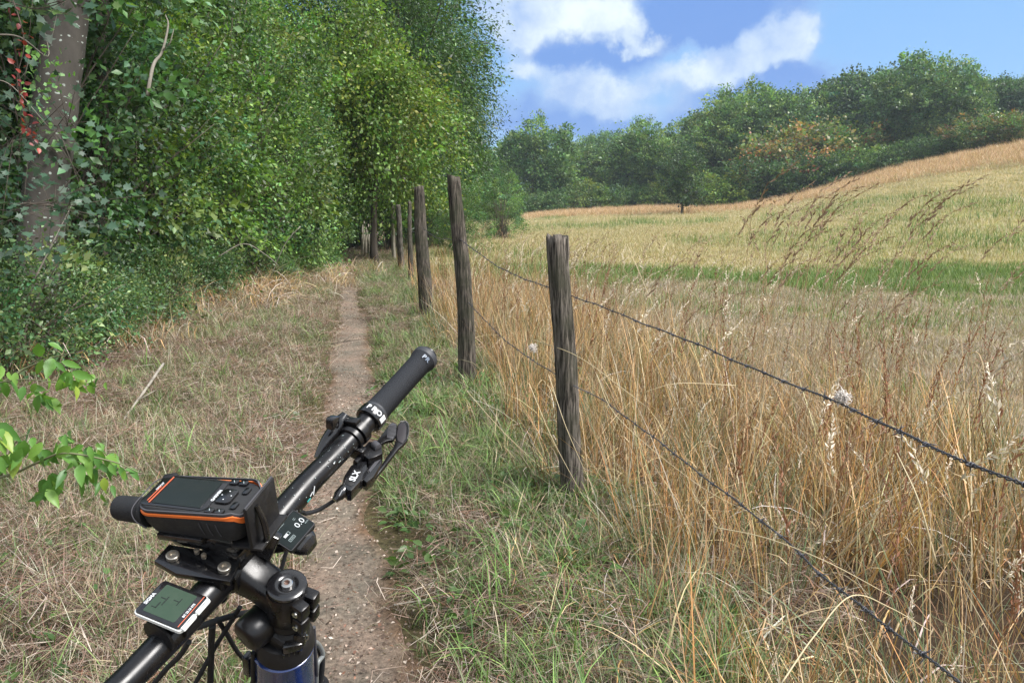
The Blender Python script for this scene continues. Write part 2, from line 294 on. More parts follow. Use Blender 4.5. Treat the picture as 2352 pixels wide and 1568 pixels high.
def ground():
    na, nr = 420, 230
    az = np.linspace(-PI, PI, na, endpoint=False); az = az + .72*np.sin(az)*-1*0  # even spokes
    r = np.concatenate([np.linspace(0.02, 12, 110), 12*np.exp(np.linspace(.03, math.log(60), nr-110))])
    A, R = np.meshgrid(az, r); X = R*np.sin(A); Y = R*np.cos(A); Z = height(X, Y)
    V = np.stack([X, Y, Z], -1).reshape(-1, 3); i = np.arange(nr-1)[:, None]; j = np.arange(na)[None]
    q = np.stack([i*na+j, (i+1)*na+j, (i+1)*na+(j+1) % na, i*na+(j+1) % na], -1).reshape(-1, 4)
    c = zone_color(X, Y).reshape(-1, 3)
    m, nt, b = mat_new('earth_and_thatch'); N = nt.nodes.new; L = nt.links.new
    at = N('ShaderNodeAttribute'); at.attribute_name = 'col'; tc = N('ShaderNodeTexCoord')
    n1 = N('ShaderNodeTexNoise'); n1.inputs['Scale'].default_value = 38; n1.inputs['Detail'].default_value = 6; n1.inputs['Roughness'].default_value = .75
    n2 = N('ShaderNodeTexNoise'); n2.inputs['Scale'].default_value = 2.2; n2.inputs['Detail'].default_value = 9; n2.inputs['Roughness'].default_value = .7
    for n in (n1, n2): L(tc.outputs['Object'], n.inputs['Vector'])
    r1 = N('ShaderNodeValToRGB'); r1.color_ramp.elements[0].position = .3; r1.color_ramp.elements[0].color = (.45,.42,.40,1); r1.color_ramp.elements[1].position = .72; r1.color_ramp.elements[1].color = (1.6,1.5,1.35,1)
    r2 = N('ShaderNodeValToRGB'); r2.color_ramp.elements[0].position = .35; r2.color_ramp.elements[0].color = (.72,.80,.75,1); r2.color_ramp.elements[1].position = .65; r2.color_ramp.elements[1].color = (1.25,1.15,1.05,1)
    L(n1.outputs['Fac'], r1.inputs[0]); L(n2.outputs['Fac'], r2.inputs[0]); src = at.outputs['Color']
    for rr in (r1, r2):
        mu = N('ShaderNodeMix'); mu.data_type = 'RGBA'; mu.blend_type = 'MULTIPLY'; mu.inputs[0].default_value = 1; L(src, mu.inputs[6]); L(rr.outputs[0], mu.inputs[7]); src = mu.outputs[2]
    L(src, b.inputs['Base Color']); b.inputs['Roughness'].default_value = .95; b.inputs['Specular IOR Level'].default_value = .15
    bp = N('ShaderNodeBump'); bp.inputs['Strength'].default_value = .8; bp.inputs['Distance'].default_value = .02; L(n1.outputs['Fac'], bp.inputs['Height']); L(bp.outputs[0], b.inputs['Normal'])
    o = link('ground', fast_mesh('ground', V, q, c, m, True)); tag(o, kind='structure')
    # the trodden path: its own sheet 4 mm above the ground
    ys = np.concatenate([np.arange(-1.5, 12, .06), np.arange(12, 44, .25)]); k = 15; u = np.linspace(-1, 1, k)
    Yp, U = np.meshgrid(ys, u, indexing='ij'); wd = path_w(Yp)*(1 + .5*(fbm(Yp*1.0, np.sign(U)*3, .45)-.5)*2 + .25*(fbm(Yp, np.sign(U)*7, .09, 2)-.5)) + .03; Xp = path_x(Yp) + U*wd + .05*np.sin(Yp*1.3)
    Zp = height(Xp, Yp) + .006 - .0075*(np.abs(U) > .99)*2; V = np.stack([Xp, Yp, Zp], -1).reshape(-1, 3)
    i = np.arange(len(ys)-1)[:, None]; j = np.arange(k-1)[None]; q = np.stack([i*k+j, i*k+j+1, (i+1)*k+j+1, (i+1)*k+j], -1).reshape(-1, 4)
    pc = np.array([.195, .168, .155]) * (0.72 + .56*fbm(Xp, Yp, .35))[..., None]
    edge = sstep(.5, 1, np.abs(U))[..., None]; edge = sstep(.45, 1, np.abs(U)+.5*(fbm(Xp, Yp, .13)-.5))[..., None]; pc = pc*(1-edge) + np.array([.135, .095, .070])*edge*(0.6+.8*fbm(Xp, Yp, .12))[..., None]
    m2 = m.copy(); m2.name = 'trodden_earth'
    o = link('path', fast_mesh('path', V, q, pc.reshape(-1, 3), m2, True)); tag(o, kind='structure')
ground()
# ------------------------------------------------------------------ scattering (for things nobody could count)
def scatter(name, pts, rot, scl, pid, protos, label, cat='grass'):
    me = bpy.data.meshes.new(name); n = len(pts); me.vertices.add(n); me.vertices.foreach_set('co', np.asarray(pts, np.float32).ravel())
    a = me.attributes.new('rot', 'FLOAT_VECTOR', 'POINT'); a.data.foreach_set('vector', np.asarray(rot, np.float32).ravel())
    a = me.attributes.new('scl', 'FLOAT', 'POINT'); a.data.foreach_set('value', np.asarray(scl, np.float32))
    a = me.attributes.new('pid', 'INT', 'POINT'); a.data.foreach_set('value', np.asarray(pid, np.int32))
    o = bpy.data.objects.new(name, me); COL.objects.link(o); tag(o, label, cat, kind='stuff')
    g = bpy.data.node_groups.new(name + '_scatter', 'GeometryNodeTree')
    g.interface.new_socket('Geometry', in_out='INPUT', socket_type='NodeSocketGeometry'); g.interface.new_socket('Geometry', in_out='OUTPUT', socket_type='NodeSocketGeometry')
    N = g.nodes.new; L = g.links.new; gi = N('NodeGroupInput'); go = N('NodeGroupOutput'); jn = N('GeometryNodeJoinGeometry')
    def attr(nm, ty): t = N('GeometryNodeInputNamedAttribute'); t.data_type = ty; t.inputs['Name'].default_value = nm; return t.outputs['Attribute']
    ar, as_, ap = attr('rot', 'FLOAT_VECTOR'), attr('scl', 'FLOAT'), attr('pid', 'INT')
    e2r = N('FunctionNodeEulerToRotation'); L(ar, e2r.inputs[0])
    for k, p in enumerate(protos):
        oi = N('GeometryNodeObjectInfo'); oi.inputs['Object'].default_value = p; oi.inputs['As Instance'].default_value = False
        cmp_ = N('FunctionNodeCompare'); cmp_.data_type = 'INT'; cmp_.operation = 'EQUAL'
        L(ap, cmp_.inputs[2]); cmp_.inputs[3].default_value = k
        ip = N('GeometryNodeInstanceOnPoints'); L(gi.outputs[0], ip.inputs['Points']); L(cmp_.outputs[0], ip.inputs['Selection']); L(oi.outputs['Geometry'], ip.inputs['Instance'])
        L(e2r.outputs[0], ip.inputs['Rotation']); L(as_, ip.inputs['Scale']); L(ip.outputs[0], jn.inputs[0])
    L(jn.outputs[0], go.inputs[0]); md = o.modifiers.new('scatter', 'NODES'); md.node_group = g
    return o
def blades(seed, n, length, width, lean, bend, colors, spread=.06, segs=4, flat=0.0, mat=None, name='tuft', jit=.2, extra=None):
    """a tuft of curved tapering blades; each keeps the colour of its own kind"""
    r = np.random.default_rng(seed); ph = r.random(n)*2*PI; L0 = length*(.55 + .6*r.random(n)); rad = spread*np.sqrt(r.random(n)); pa = r.random(n)*2*PI
    base = np.stack([rad*np.cos(pa), rad*np.sin(pa), np.zeros(n)-.01], -1)
    d = np.stack([np.cos(ph), np.sin(ph), np.zeros(n)], -1); side = np.stack([-np.sin(ph), np.cos(ph), np.zeros(n)], -1)
    ln = lean*(.3 + r.random(n)); bn = bend*(.3+1.1*r.random(n)); V = []; 
    p = base.copy(); ang = ln.copy(); w = width*(.6+.7*r.random(n))
    tw = r.normal(0, .5, n)
    rings = []
    for k in range(segs+1):
        t = k/segs; ww = w*(1-t)**.7*(.75 if k == 0 else 1)
        sd = side*np.cos(tw*t)[:, None] + np.array([0,0,1])*np.sin(tw*t)[:, None]*.6
        if k < segs: rings.append((p - sd*ww[:, None]/2, p + sd*ww[:, None]/2))
        else: rings.append((p,))
        step = L0/segs; dirv = d*np.sin(ang)[:, None] + np.array([0,0,1.])*np.cos(ang)[:, None]
        if flat: dirv[:, 2] = dirv[:, 2]*(1-flat) ; dirv[:, 2] = np.where(p[:, 2] < .0, np.abs(dirv[:, 2]), dirv[:, 2])
        p = p + dirv*step[:, None]; p[:, 2] = np.maximum(p[:, 2], .004); ang = ang + bn/segs
    Vs = [q for rg in rings for q in rg]; m = len(Vs); V = np.stack(Vs, 1).reshape(-1, 3)
    T = []
    for k in range(segs-1):
        a, b, c, e = 2*k, 2*k+1, 2*k+3, 2*k+2; T += [(a, b, c), (a, c, e)]
    T.append((2*segs-2, 2*segs-1, 2*segs)); T = np.array(T)
    T = (T[None] + (np.arange(n)*m)[:, None, None]).reshape(-1, 3)
    ci = r.integers(0, len(colors), n); c = np.array(colors)[ci]*(1 + r.normal(0, jit, (n, 1))).clip(.4, 1.8)*(1 + r.normal(0, .05, (n, 3)))
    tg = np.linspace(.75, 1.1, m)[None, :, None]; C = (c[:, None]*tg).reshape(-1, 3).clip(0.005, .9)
    if extra is not None:
        V2, T2, C2 = extra; T = np.vstack([T, T2+len(V)]); V = np.vstack([V, V2]); C = np.vstack([C, C2])
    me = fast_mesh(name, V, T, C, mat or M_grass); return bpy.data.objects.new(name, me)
def leaf_arrays(P, D, Nn, size, asp=.55, fold=.25, shape='rhomb'):
    """P base, D direction, Nn rough normal"""
    S = np.cross(D, Nn); S /= np.linalg.norm(S, axis=1)[:, None]+1e-9; U = np.cross(S, D); n = len(P); sz = size[:, None]
    if shape == 'rhomb':
        Vs = [P, P + D*sz*.45 + S*sz*asp*.5 + U*sz*fold*.3, P + D*sz, P + D*sz*.45 - S*sz*asp*.5 + U*sz*fold*.3]; T = np.array([(0,1,2),(0,2,3)])
    elif shape == 'oval':
        Vs = [P, P+D*sz*.25+S*sz*asp*.42+U*sz*fold*.3, P+D*sz*.62+S*sz*asp*.4+U*sz*fold*.25, P+D*sz-U*sz*.12, P+D*sz*.62-S*sz*asp*.4+U*sz*fold*.25, P+D*sz*.25-S*sz*asp*.42+U*sz*fold*.3, P+D*sz*.5]
        T = np.array([(0,1,6),(1,2,6),(2,3,6),(3,4,6),(4,5,6),(5,0,6)])
    else:                                                # maple: three to five lobes
        pts = [(0,0),(.18,.32),(.05,.52),(.42,.34),(.55,.62),(.66,.22),(1.0,0.0)]
        Vs = [P+D*sz*.4]; 
        full = pts + [(a,-b) for a, b in reversed(pts[1:-1])]
        for a, b in full: Vs.append(P + D*sz*a + S*sz*b*1.0 + U*sz*fold*abs(b)*.5)
        k = len(full); T = np.array([(0, i+1, (i+1) % k+1) for i in range(k)])
    m = len(Vs); V = np.stack(Vs, 1).reshape(-1, 3); T = (T[None]+(np.arange(n)*m)[:, None, None]).reshape(-1, 3); return V, T, m
def unit(a): return a/(np.linalg.norm(a, axis=-1, keepdims=True)+1e-9)
def crown(seed, n_clump, per, rad, centre, clump_r, size, palette, shell=.55, asp=.6, droop=.25, shape='rhomb', lob=.22, flatten=.7, zmin=None, jit=.22):
    r = np.random.default_rng(seed); rad = np.array(rad, float)
    dirs = unit(r.normal(size=(n_clump, 3))); lobe = np.ones(n_clump)
    for _ in range(9): lobe += lob*np.maximum(0, dirs@unit(r.normal(size=3))-.45)*2*r.choice([1, 1, -1])
    rr = (shell + (1-shell)*r.random(n_clump)**.6)*lobe; rr *= np.where(r.random(n_clump) < .18, .5+.5*r.random(n_clump), 1)
    C = np.array(centre) + dirs*rad*rr[:, None]
    if zmin is not None: k = C[:, 2] > zmin; C = C[k]; dirs = dirs[k]
    nc = len(C); cr = clump_r*(.6+.8*r.random(nc)); cc = np.clip(1+r.normal(0, .33, (nc, 1)), .4, 1.8); hue = r.normal(0, 1, (nc, 1))
    idx = np.repeat(np.arange(nc), per); n = len(idx)
    ax = unit(dirs*.9 + r.normal(size=(nc, 3))*.7 + np.array([0, 0, .15])); off = (np.clip(r.normal(size=(n, 3)), -1.7, 1.7)*np.array([1, 1, flatten])*.42 + ax[idx]*np.clip(r.normal(0, .75, (n, 1)), -1.3, 1.3))*cr[idx][:, None]; P = C[idx] + off
    out = unit(off + dirs[idx]*cr[idx][:, None]*.8); D = unit(out + r.normal(size=(n, 3))*.7 + np.array([0, 0, -droop]))
    Nn = unit(r.normal(size=(n, 3))*.75 + np.array([0, 0, .6]) + out*.6); sz = size*(.6+.8*r.random(n))*np.exp(r.normal(0, .28, nc))[idx]
    V, T, m = leaf_arrays(P, D, Nn, sz, asp, shape=shape)
    pal = np.array(palette); pick = r.choice(len(pal), nc)[idx]; pick = np.where(r.random(n) < .35, r.integers(0, len(pal), n), pick)
    c = pal[pick]*cc[idx]*(1+r.normal(0, jit, (n, 1))).clip(.45, 1.9); c = c*(1 + hue[idx]*np.array([.10, .0, -.08])); c = np.clip(c, .008, .6)
    return V, T, np.repeat(c, m, axis=0), C
def limbs(seed, base_r, height, C, top_frac=.8, nl=14, lean=(0, 0), sides=8, fork=.35, tw=.06):
    r = np.random.default_rng(seed); acc = Acc(); n = 12; t = np.linspace(0, 1, n); H = height*top_frac
    P = np.stack([lean[0]*t + tw*height*.3*np.sin(t*4+seed), lean[1]*t + tw*height*.3*np.sin(t*3.1+2*seed), -.15+H*t], -1); P[:, :2] -= P[0, :2]
    R = base_r*(1-.8*t)*(1+.35*np.exp(-t*14)); acc.add(*tube_arrays(P, R, sides))
    if len(C):
        for k in r.choice(len(C), min(nl, len(C)), replace=False):
            c = C[k]; z = np.clip(c[2]*r.uniform(.35, .8), fork*H, H*.95); i = z/H; a = np.array([np.interp(i, t, P[:, q]) for q in range(3)]); rb = np.interp(i, t, R)*.55
            mid = (a+c)/2 + r.normal(size=3)*.08*np.linalg.norm(c-a) + np.array([0, 0, .06*np.linalg.norm(c-a)]); acc.add(*tube_arrays(smoothpath([a, mid, c], 4), np.linspace(rb, max(.004, rb*.12), 9), 5))
    return acc
def multi_stem(seed, C, n=7, r0=.025, spread=.3):
    r = np.random.default_rng(seed); acc = Acc()
    for k in r.choice(len(C), min(n*4, len(C)), replace=False):
        c = C[k]; b = np.array([r.normal()*spread, r.normal()*spread, -.1]); m1 = b*.6 + c*.4 + np.array([-c[0]*.1, -c[1]*.1, .15*c[2]]); rr = r0*r.uniform(.4, 1)
        acc.add(*tube_arrays(smoothpath([b, m1, c], 4), np.linspace(rr, rr*.15, 9), 5))
    return acc
def finish_plant(name, loc, rotz, scl, label, cat, group, crown_me, wood_me, tint=(1,1,1), crown_name='crown', wood_name='trunk'):
    e = empty(name, loc, rotz, label=label, cat=cat, group=group); e.scale = scl if hasattr(scl, '__len__') else (scl,)*3
    a = link(wood_name, wood_me, e); b = link(crown_name, crown_me, e); b.color = (*tint, 1); return e

# ------------------------------------------------------------------ protos of foliage
GREENS = [(.045,.095,.024),(.062,.12,.030),(.032,.075,.026),(.085,.145,.034)]
BLUEG = [(.047,.097,.045),(.064,.12,.058),(.035,.080,.036),(.085,.135,.062)]
YELG = [(.085,.125,.035),(.115,.145,.040),(.065,.105,.030),(.15,.145,.045)]
PH = {}
def build_protos():
    D = {}
    def shrub(key, seed, pal, leaf, n=(330, 88), rad=(1.7,1.7,2.7), cz=2.35):
        V, T, C, cs = crown(seed, n[0], n[1], rad, (0,0,cz), .30, leaf, pal, shell=.5, zmin=.12, lob=.32, jit=.3)
        D[key] = (fast_mesh('foliage', V, T, C, M_leaf), multi_stem(seed, cs, 24, .03).mesh('stems', M_twig, True))
    shrub('h0', 11, BLUEG+GREENS[:2], .072); shrub('h1', 12, GREENS+GREENS+BLUEG[:1]+YELG[:2], .070); shrub('h2', 13, YELG[:3]+GREENS, .066); shrub('h3', 14, GREENS+BLUEG[:2]+YELG[:1], .064)
    shrub('low', 15, BLUEG+[(.10,.13,.06),(.085,.14,.05)], .045, (300, 60), (1.1,1.1,.85), .55)
    def tree(key, seed, pal, leaf, n, rad, cz, H, tr, clump=.9, shell=.55, mat=M_bark, nl=18, droop=.3, lob=.25, asp=.55):
        V, T, C, cs = crown(seed, n[0], n[1], rad, (0,0,cz), clump, leaf, pal, shell=shell, lob=lob, droop=droop, asp=asp)
        D[key] = (fast_mesh('crown', V, T, C, M_leaf), limbs(seed, tr, H, cs, nl=nl).mesh('trunk', mat, True))
    tree('back0', 21, GREENS+BLUEG[:1], .11, (640, 80), (2.8,2.8,4.2), 5.6, 9.5, .18)
    tree('back1', 22, GREENS+YELG[:1], .11, (640, 80), (2.6,2.6,4.4), 5.2, 9.5, .16)
    tree('over', 23, [(.09,.15,.032),(.115,.17,.038),(.075,.13,.03),(.15,.165,.045)], .10, (620, 70), (2.5,2.5,2.9), 5.0, 7.8, .13, .6, .4, asp=.6)
    tree('ash0', 24, [(.038,.088,.022),(.050,.105,.026),(.07,.13,.03),(.03,.07,.022)], .12, (950, 80), (3.2,3.2,6.0), 7.4, 14, .24, .8, .5, droop=.7, asp=.4)
    tree('ash1', 25, [(.038,.088,.022),(.055,.115,.026),(.075,.13,.03)], .12, (850, 80), (3.0,3.0,5.6), 7.2, 13, .22, .8, .5, droop=.7, asp=.4)
    fg = [(.042,.088,.028),(.060,.110,.032),(.032,.070,.026),(.078,.125,.040)]; fy = [(.085,.125,.035),(.11,.14,.038),(.060,.10,.030)]; fd = [(.026,.058,.026),(.038,.075,.030),(.05,.09,.036)]
    rd = [(.13,.095,.04),(.15,.08,.04),(.095,.10,.035),(.11,.11,.04)]
    F = dict(n=(430, 34), leaf=.30, clump=1.0)
    def ft(key, seed, pal, rad, cz, H, mat=M_bark, leaf=.28, n=(600, 54), clump=.85, shell=.6, lob=.45, nl=16):
        V, T, C, cs = crown(seed, n[0], n[1], rad, (0,0,cz), clump, leaf, pal, shell=shell, lob=lob*.7, droop=.25, flatten=.45, asp=.75)
        PH[key] = float(np.percentile(V[:, 2], 98.5)); D[key] = (fast_mesh('crown', V, T, C, M_leaf), limbs(seed, .2, H, cs, nl=nl, tw=.04).mesh('trunk', mat, True))
    ft('round', 31, fg, (4.4,4.4,5.2), 6.6, 11); ft('oak', 32, fg+fd, (5.2,5.2,5.0), 6.4, 11, lob=.6); ft('slim', 33, fg+fy[:1], (2.6,2.6,4.8), 7.4, 11.5, M_barkpale, nl=12)
    ft('dark', 34, fd, (4.2,4.2,4.8), 6.4, 10.5, lob=.55); ft('small', 35, fg+fd, (2.0,2.0,2.9), 4.0, 6.2, leaf=.2, n=(240, 36), clump=.55, lob=.6)
    ft('tall', 36, fg+fy[:1], (3.6,3.6,5.6), 7.0, 12, lob=.55); ft('bush', 37, fy+fg, (2.6,2.6,1.9), 1.7, 2.4, leaf=.22, n=(220, 34), clump=.6, nl=6)
    ft('redbush', 38, rd+fy+fg, (3.2,3.2,1.8), 1.9, 2.6, leaf=.17, n=(300, 50), clump=.6, nl=6); ft('dbush', 39, fg+fd, (2.8,2.8,2.3), 2.0, 3.0, leaf=.22, n=(240, 34), clump=.6, nl=6)
    return D
PR = build_protos()
def put(name, key, px, depth, label, cat='tree', group=None, h=None, tint=(1,1,1), rot=0, sc=1.0, sxy=None, zoff=0, xy=None, names=('crown', 'trunk')):
    if xy is None: p = W(px, 500, depth); x, y = p[0], p[1]
    else: x, y = xy
    z = float(height(np.array([x]), np.array([y]))[0]) + zoff
    s = (sc, sc, sc) if sxy is None else (sc*sxy, sc*sxy, sc)
    return finish_plant(name, (x, y, z), rot, s, label, cat, group, PR[key][0], PR[key][1], tint, *names)

# ------------------------------------------------------------------ the hedge along the left of the path
HG = 'shrubs of the hedge left of the path'
hedge = [  # x, y, kind, scale, tint, label
 (-7.2, 7.4, 'h0', 1.0, (.85,1,1.1), 'dark blue-green hedge shrub at the far left, around the lichen-spotted trunk'),
 (-6.3, 9.4, 'h0', .95, (.95,1,1), 'dense blue-green hedge shrub just right of the lichen-spotted trunk'),
 (-6.55, 11.2, 'h3', 1.05, (1,1,1), 'mid green hedge shrub second to the right of the lichen-spotted trunk'),
 (-6.5, 13.2, 'h1', 1.05, (1.2,1.15,1), 'fresh green hedge shrub with a few yellow leaves, mid hedge'),
 (-6.45, 15.4, 'h2', 1.1, (1.0,1.05,.95), 'yellowish green hedge shrub bulging towards the path'),
 (-6.55, 17.6, 'h2', 1.05, (.95,.95,1), 'olive green hedge shrub with twiggy base beside the bare path'),
 (-6.9, 20.2, 'h3', 1.0, (1.05,1.05,1.0), 'pale green hedge shrub where the path narrows'),
 (-7.7, 23.5, 'h1', 1.0, (1.05,1.15,.9), 'bright green hedge shrub leaning to the path near its dark end'),
 (-8.4, 27.5, 'h3', 1.05, (.9,1,1), 'shaded hedge shrub beside the dark end of the path'),
]
for i, (x, y, k, s, t, lab) in enumerate(hedge):
    put('hedge_shrub', k, 0, 0, lab, 'shrub', HG, tint=tuple(v*1.5 for v in t), rot=i*1.3+.4, sc=s*1.04, xy=(x+.38*(6 < y < 25), y), names=('foliage', 'stems'))
lows = [(-4.55, 6.5, .75, 'low blue-green bush hiding the foot of the lichen-spotted trunk'), (-4.25, 7.9, .6, 'low bush right of the lichen-spotted trunk, over the dry stalks'), (-4.95, 8.3, .8, 'low blue-green bramble bush spilling out under the far left of the hedge'), (-4.85, 9.9, .62, 'small low bush at the foot of the hedge above the straw'),
        (-5.0, 12.2, .75, 'low leafy bush at the hedge foot beside dry stalks'), (-5.0, 14.8, .8, 'low grey-green bush at the hedge foot nearest the narrow path'), (-5.35, 17.8, .8, 'low fresh green bush at the path edge, deepest of the low ones'),
        (-6.3, 6.6, .9, 'low bush at the left frame edge under the bluish maple leaves'), (-5.35, 20.8, .7, 'little green bush where the bare path starts to narrow'), (-6.3, 23, .7, 'little yellow-green bush at the very end of the bare path')]
for i, (x, y, s, lab) in enumerate(lows):
    put('low_bush', 'low', 0, 0, lab, 'bush', 'low bushes at the foot of the hedge', tint=[(1.5,1.5,1.3),(1.6,1.6,1.3),(1.4,1.35,1.2),(1.6,1.5,1.2),(1.3,1.35,1.1),(1.6,1.5,1.3),(1.4,1.5,.9),(1.3,1.3,1.2),(1.4,1.5,.9),(1.5,1.7,.8)][i], rot=i*2.1, sc=s, sxy=[1,.8,1.15,.75,1,.85,1.1,1,.8,1][i % 10], xy=(x-.25*(i % 3 == 1), y), names=('foliage', 'stems'))
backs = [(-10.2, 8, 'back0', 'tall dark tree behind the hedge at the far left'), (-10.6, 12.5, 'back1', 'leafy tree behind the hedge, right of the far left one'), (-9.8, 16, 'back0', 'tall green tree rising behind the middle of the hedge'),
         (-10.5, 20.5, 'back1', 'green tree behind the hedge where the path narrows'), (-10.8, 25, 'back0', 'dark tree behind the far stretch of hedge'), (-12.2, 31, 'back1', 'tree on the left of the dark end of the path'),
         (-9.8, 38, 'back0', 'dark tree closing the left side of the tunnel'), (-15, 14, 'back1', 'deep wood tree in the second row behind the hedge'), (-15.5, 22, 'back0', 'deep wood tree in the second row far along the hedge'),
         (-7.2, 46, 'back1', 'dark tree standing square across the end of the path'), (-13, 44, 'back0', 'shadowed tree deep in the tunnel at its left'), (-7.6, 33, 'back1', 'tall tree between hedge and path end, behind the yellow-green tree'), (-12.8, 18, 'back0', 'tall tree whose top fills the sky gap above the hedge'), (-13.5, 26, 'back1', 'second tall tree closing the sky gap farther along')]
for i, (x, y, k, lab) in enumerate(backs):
    put('wood_tree', k, 0, 0, lab, 'tree', 'wood trees behind the hedge', tint=(1.15,1.2,1.1) if y < 30 else (.8,.9,.85), rot=i*1.7, sc=1.0+.08*(i % 3)+(.35 if i > 11 else 0), xy=(x, y))  # far trees round the path end: tunnel shade put into the darker tint
# trees on the right of the path
put('yellowing_tree', 'over', 857, 23.5, 'yellow-green tree with a dark leaning trunk standing in the fence line over the path', 'tree', tint=(1.15,1.25,1.1), rot=.5, sc=1.0)
ash = [(-4.9, 31, 'ash0', 1.0, 'tall feathery ash whose crown edge meets the sky'), (-5.8, 36, 'ash1', 1.0, 'tall ash behind, leaning over the end of the path'), (-4.6, 40, 'ash0', .95, 'farther ash standing behind the sky-edge ash'),
       (-4.2, 46, 'ash1', .85, 'ash farthest along the fence line, half hidden')]
for i, (x, y, k, s, lab) in enumerate(ash):
    put('ash_tree', k, 0, 0, lab, 'tree', 'ash trees over the fence line', rot=i*2.2+.3, sc=s, xy=(x, y))
for i, (x, y, k, s, t, lab) in enumerate([(-1.9, 27.5, 'h3', .48, (1.5,1.5,1.4), 'pale leafy bush behind the tallest fence post'), (-3.6, 33, 'h1', .7, (1.2,1.3,1.1), 'green bush under the sky-edge ash'), (-.6, 44, 'h3', .75, (1.5,1.6,1.6), 'hazy pale bush at the left corner of the meadow'), (-5.0, 38, 'h0', .9, (.7,.8,.8), 'bush filling the right side of the tunnel, leaves darkened for shade'), (-8.6, 41, 'h0', 1.0, (.6,.7,.7), 'bush in the depth of the tunnel, leaves darkened for shade')]):
    put('field_bush', k, 0, 0, lab, 'bush', 'bushes under the trees of the fence line', tint=t, rot=i*1.9, sc=s, xy=(x, y), names=('foliage', 'stems'))  # low tints on the two tunnel bushes paint in the shade there

# ------------------------------------------------------------------ the far treeline round the meadow
FG = 'trees of the far wood edge'
far = [ # px, depth, key, height in display px above crown top -> top_y, base_y(only for scale), sxy, tint (bluer on hazy trees, haze put into the colour), label
 (1090,118,'round',332,1.0,(1.0,1.1,1.15),'hazy green tree peeping out right of the ash crown edge'),
 (1228,108,'round',288,1.0,(.95,1,1),'large round dark green tree at the left end of the far wood'),
 (1345,150,'oak',322,1.0,(1,1.05,1.15),'low hazy treetop behind, right of the large round tree'),
 (1415,152,'tall',316,1.1,(.95,1.05,1.15),'flat hazy treetop in the dip of the far wood'),
 (1372,122,'slim',345,1.2,(1,1,1),'slim tree in the dip with yellowing lower leaves'),
 (1440,114,'slim',318,1.2,(1.0,1.05,.95),'slim tree with a pale trunk left of the isolated tree'),
 (1502,112,'tall',288,1.05,(1.05,1.08,.95),'fresh green double-topped tree with pale trunks behind the isolated tree'),
 (1572,80,'small',334,.95,(.55,.6,.55),'isolated small tree with a bare dark trunk out on the meadow'),
 (1608,118,'slim',268,1.1,(1.25,1.25,1.3),'thin pale-crowned tree just behind the isolated tree'),
 (1668,104,'tall',228,1.1,(1,1,1),'broad tree where the wood starts to climb the slope'),
 (1738,106,'round',212,.95,(1.05,1.05,1),'high-domed tree on the slope, first tall one from the left'),
 (1800,104,'oak',226,.9,(1,1,.95),'domed tree on the slope beside a lower gap'),
 (1872,108,'dark',238,1.0,(1,1,1),'dark tree set back behind the reddish bushes'),
 (1925,104,'tall',212,1.0,(1.05,1.05,1),'green tree above the reddish bushes'),
 (1975,108,'dark',182,1.0,(.9,.9,1),'darkest tree of the skyline, left of the biggest crown'),
 (2040,104,'dark',178,.95,(1,1,1.05),'dark tree with sky holes, leaning on the biggest crown'),
 (2120,92,'oak',138,1.0,(1.05,1.05,1.0),'biggest tree of the slope with a wide feathery crown'),
 (2215,88,'oak',168,.9,(1,1.02,1),'wide tree right of the biggest crown with bare twigs on top'),
 (2300,96,'dark',188,1.0,(.85,.9,.95),'dark tree on the skyline near the right frame edge'),
 (2375,92,'dark',200,1.0,(.9,.9,.95),'dark tree cut by the right frame edge'),
 (2450,80,'oak',190,1.0,(1,1,1),'tree outside the slope corner past the right frame edge'),
 (1180,128,'tall',330,1.2,(1,1.1,1.15),'hazy tree filling in behind the large round tree'),
 (1290,126,'tall',318,1.1,(.95,1.03,1.08),'tree behind the right flank of the large round tree'),
 (1550,128,'oak',318,1.0,(1,1.05,1.1),'hazy tree seen behind the isolated tree top'),
 (1640,128,'oak',300,1.1,(.9,.95,1),'dark tree filling the wood behind the slope foot'),
 (1030,122,'oak',345,1.0,(1,1.1,1.15),'hazy tree behind the two tallest fence posts'),
 (1395,132,'oak',312,1.1,(1,1.03,1.08),'rounded tree in the dip, between the slim ones'), (1470,130,'round',302,1.1,(.97,1.03,1.05),'tree behind the pale-trunked trees'), (1530,120,'tall',292,1.0,(1.05,1.05,.98),'lively green tree directly left of the isolated tree top'),
 (1610,122,'oak',282,1.1,(1,1,1.05),'tree in the saddle before the wood climbs'), (1705,116,'oak',236,1.05,(.95,1,1.02),'tree filling between the first two slope domes'), (1770,114,'round',228,1.1,(.95,.98,1),'tree behind the high-domed one'), (1840,116,'round',230,1.1,(.92,.97,1),'dark green tree behind the lower gap on the skyline'),
 (1905,114,'oak',208,1.1,(.95,1,1),'tree behind the reddish bushes, second row'), (2000,106,'round',196,1.1,(.95,1,1),'tree plugging the skyline left of the biggest crown'), (2085,102,'round',168,1.0,(.98,1,1),'tree behind the left shoulder of the biggest crown'), (2170,100,'tall',152,1.1,(1,1,1),'tree behind the right shoulder of the biggest crown'), (2262,98,'oak',188,1.1,(.95,1,1),'tree in the skyline notch near the right'), (2335,100,'round',192,1.1,(.88,.93,.96),'round dark tree at the right end of the skyline'),
]
def put_far(name, px, depth, key, top, sxy, tint, lab, cat, grp, i):
    w = W(px, top, depth); z0 = float(height(np.array([w[0]]), np.array([w[1]]))[0]); s = (w[2]-z0)/PH[key]
    return put(name, key, 0, 0, lab, cat, grp, tint=tint, rot=i*2.39, sc=s, sxy=sxy, xy=(w[0], w[1]))
for i, (px, d, k, top, sxy, t, lab) in enumerate(far):
    t = (t[0]*1.95, t[1]*1.8, t[2]*1.9); put_far('deciduous_tree', px, d, k, top, sxy, t, lab, 'tree', FG, i)
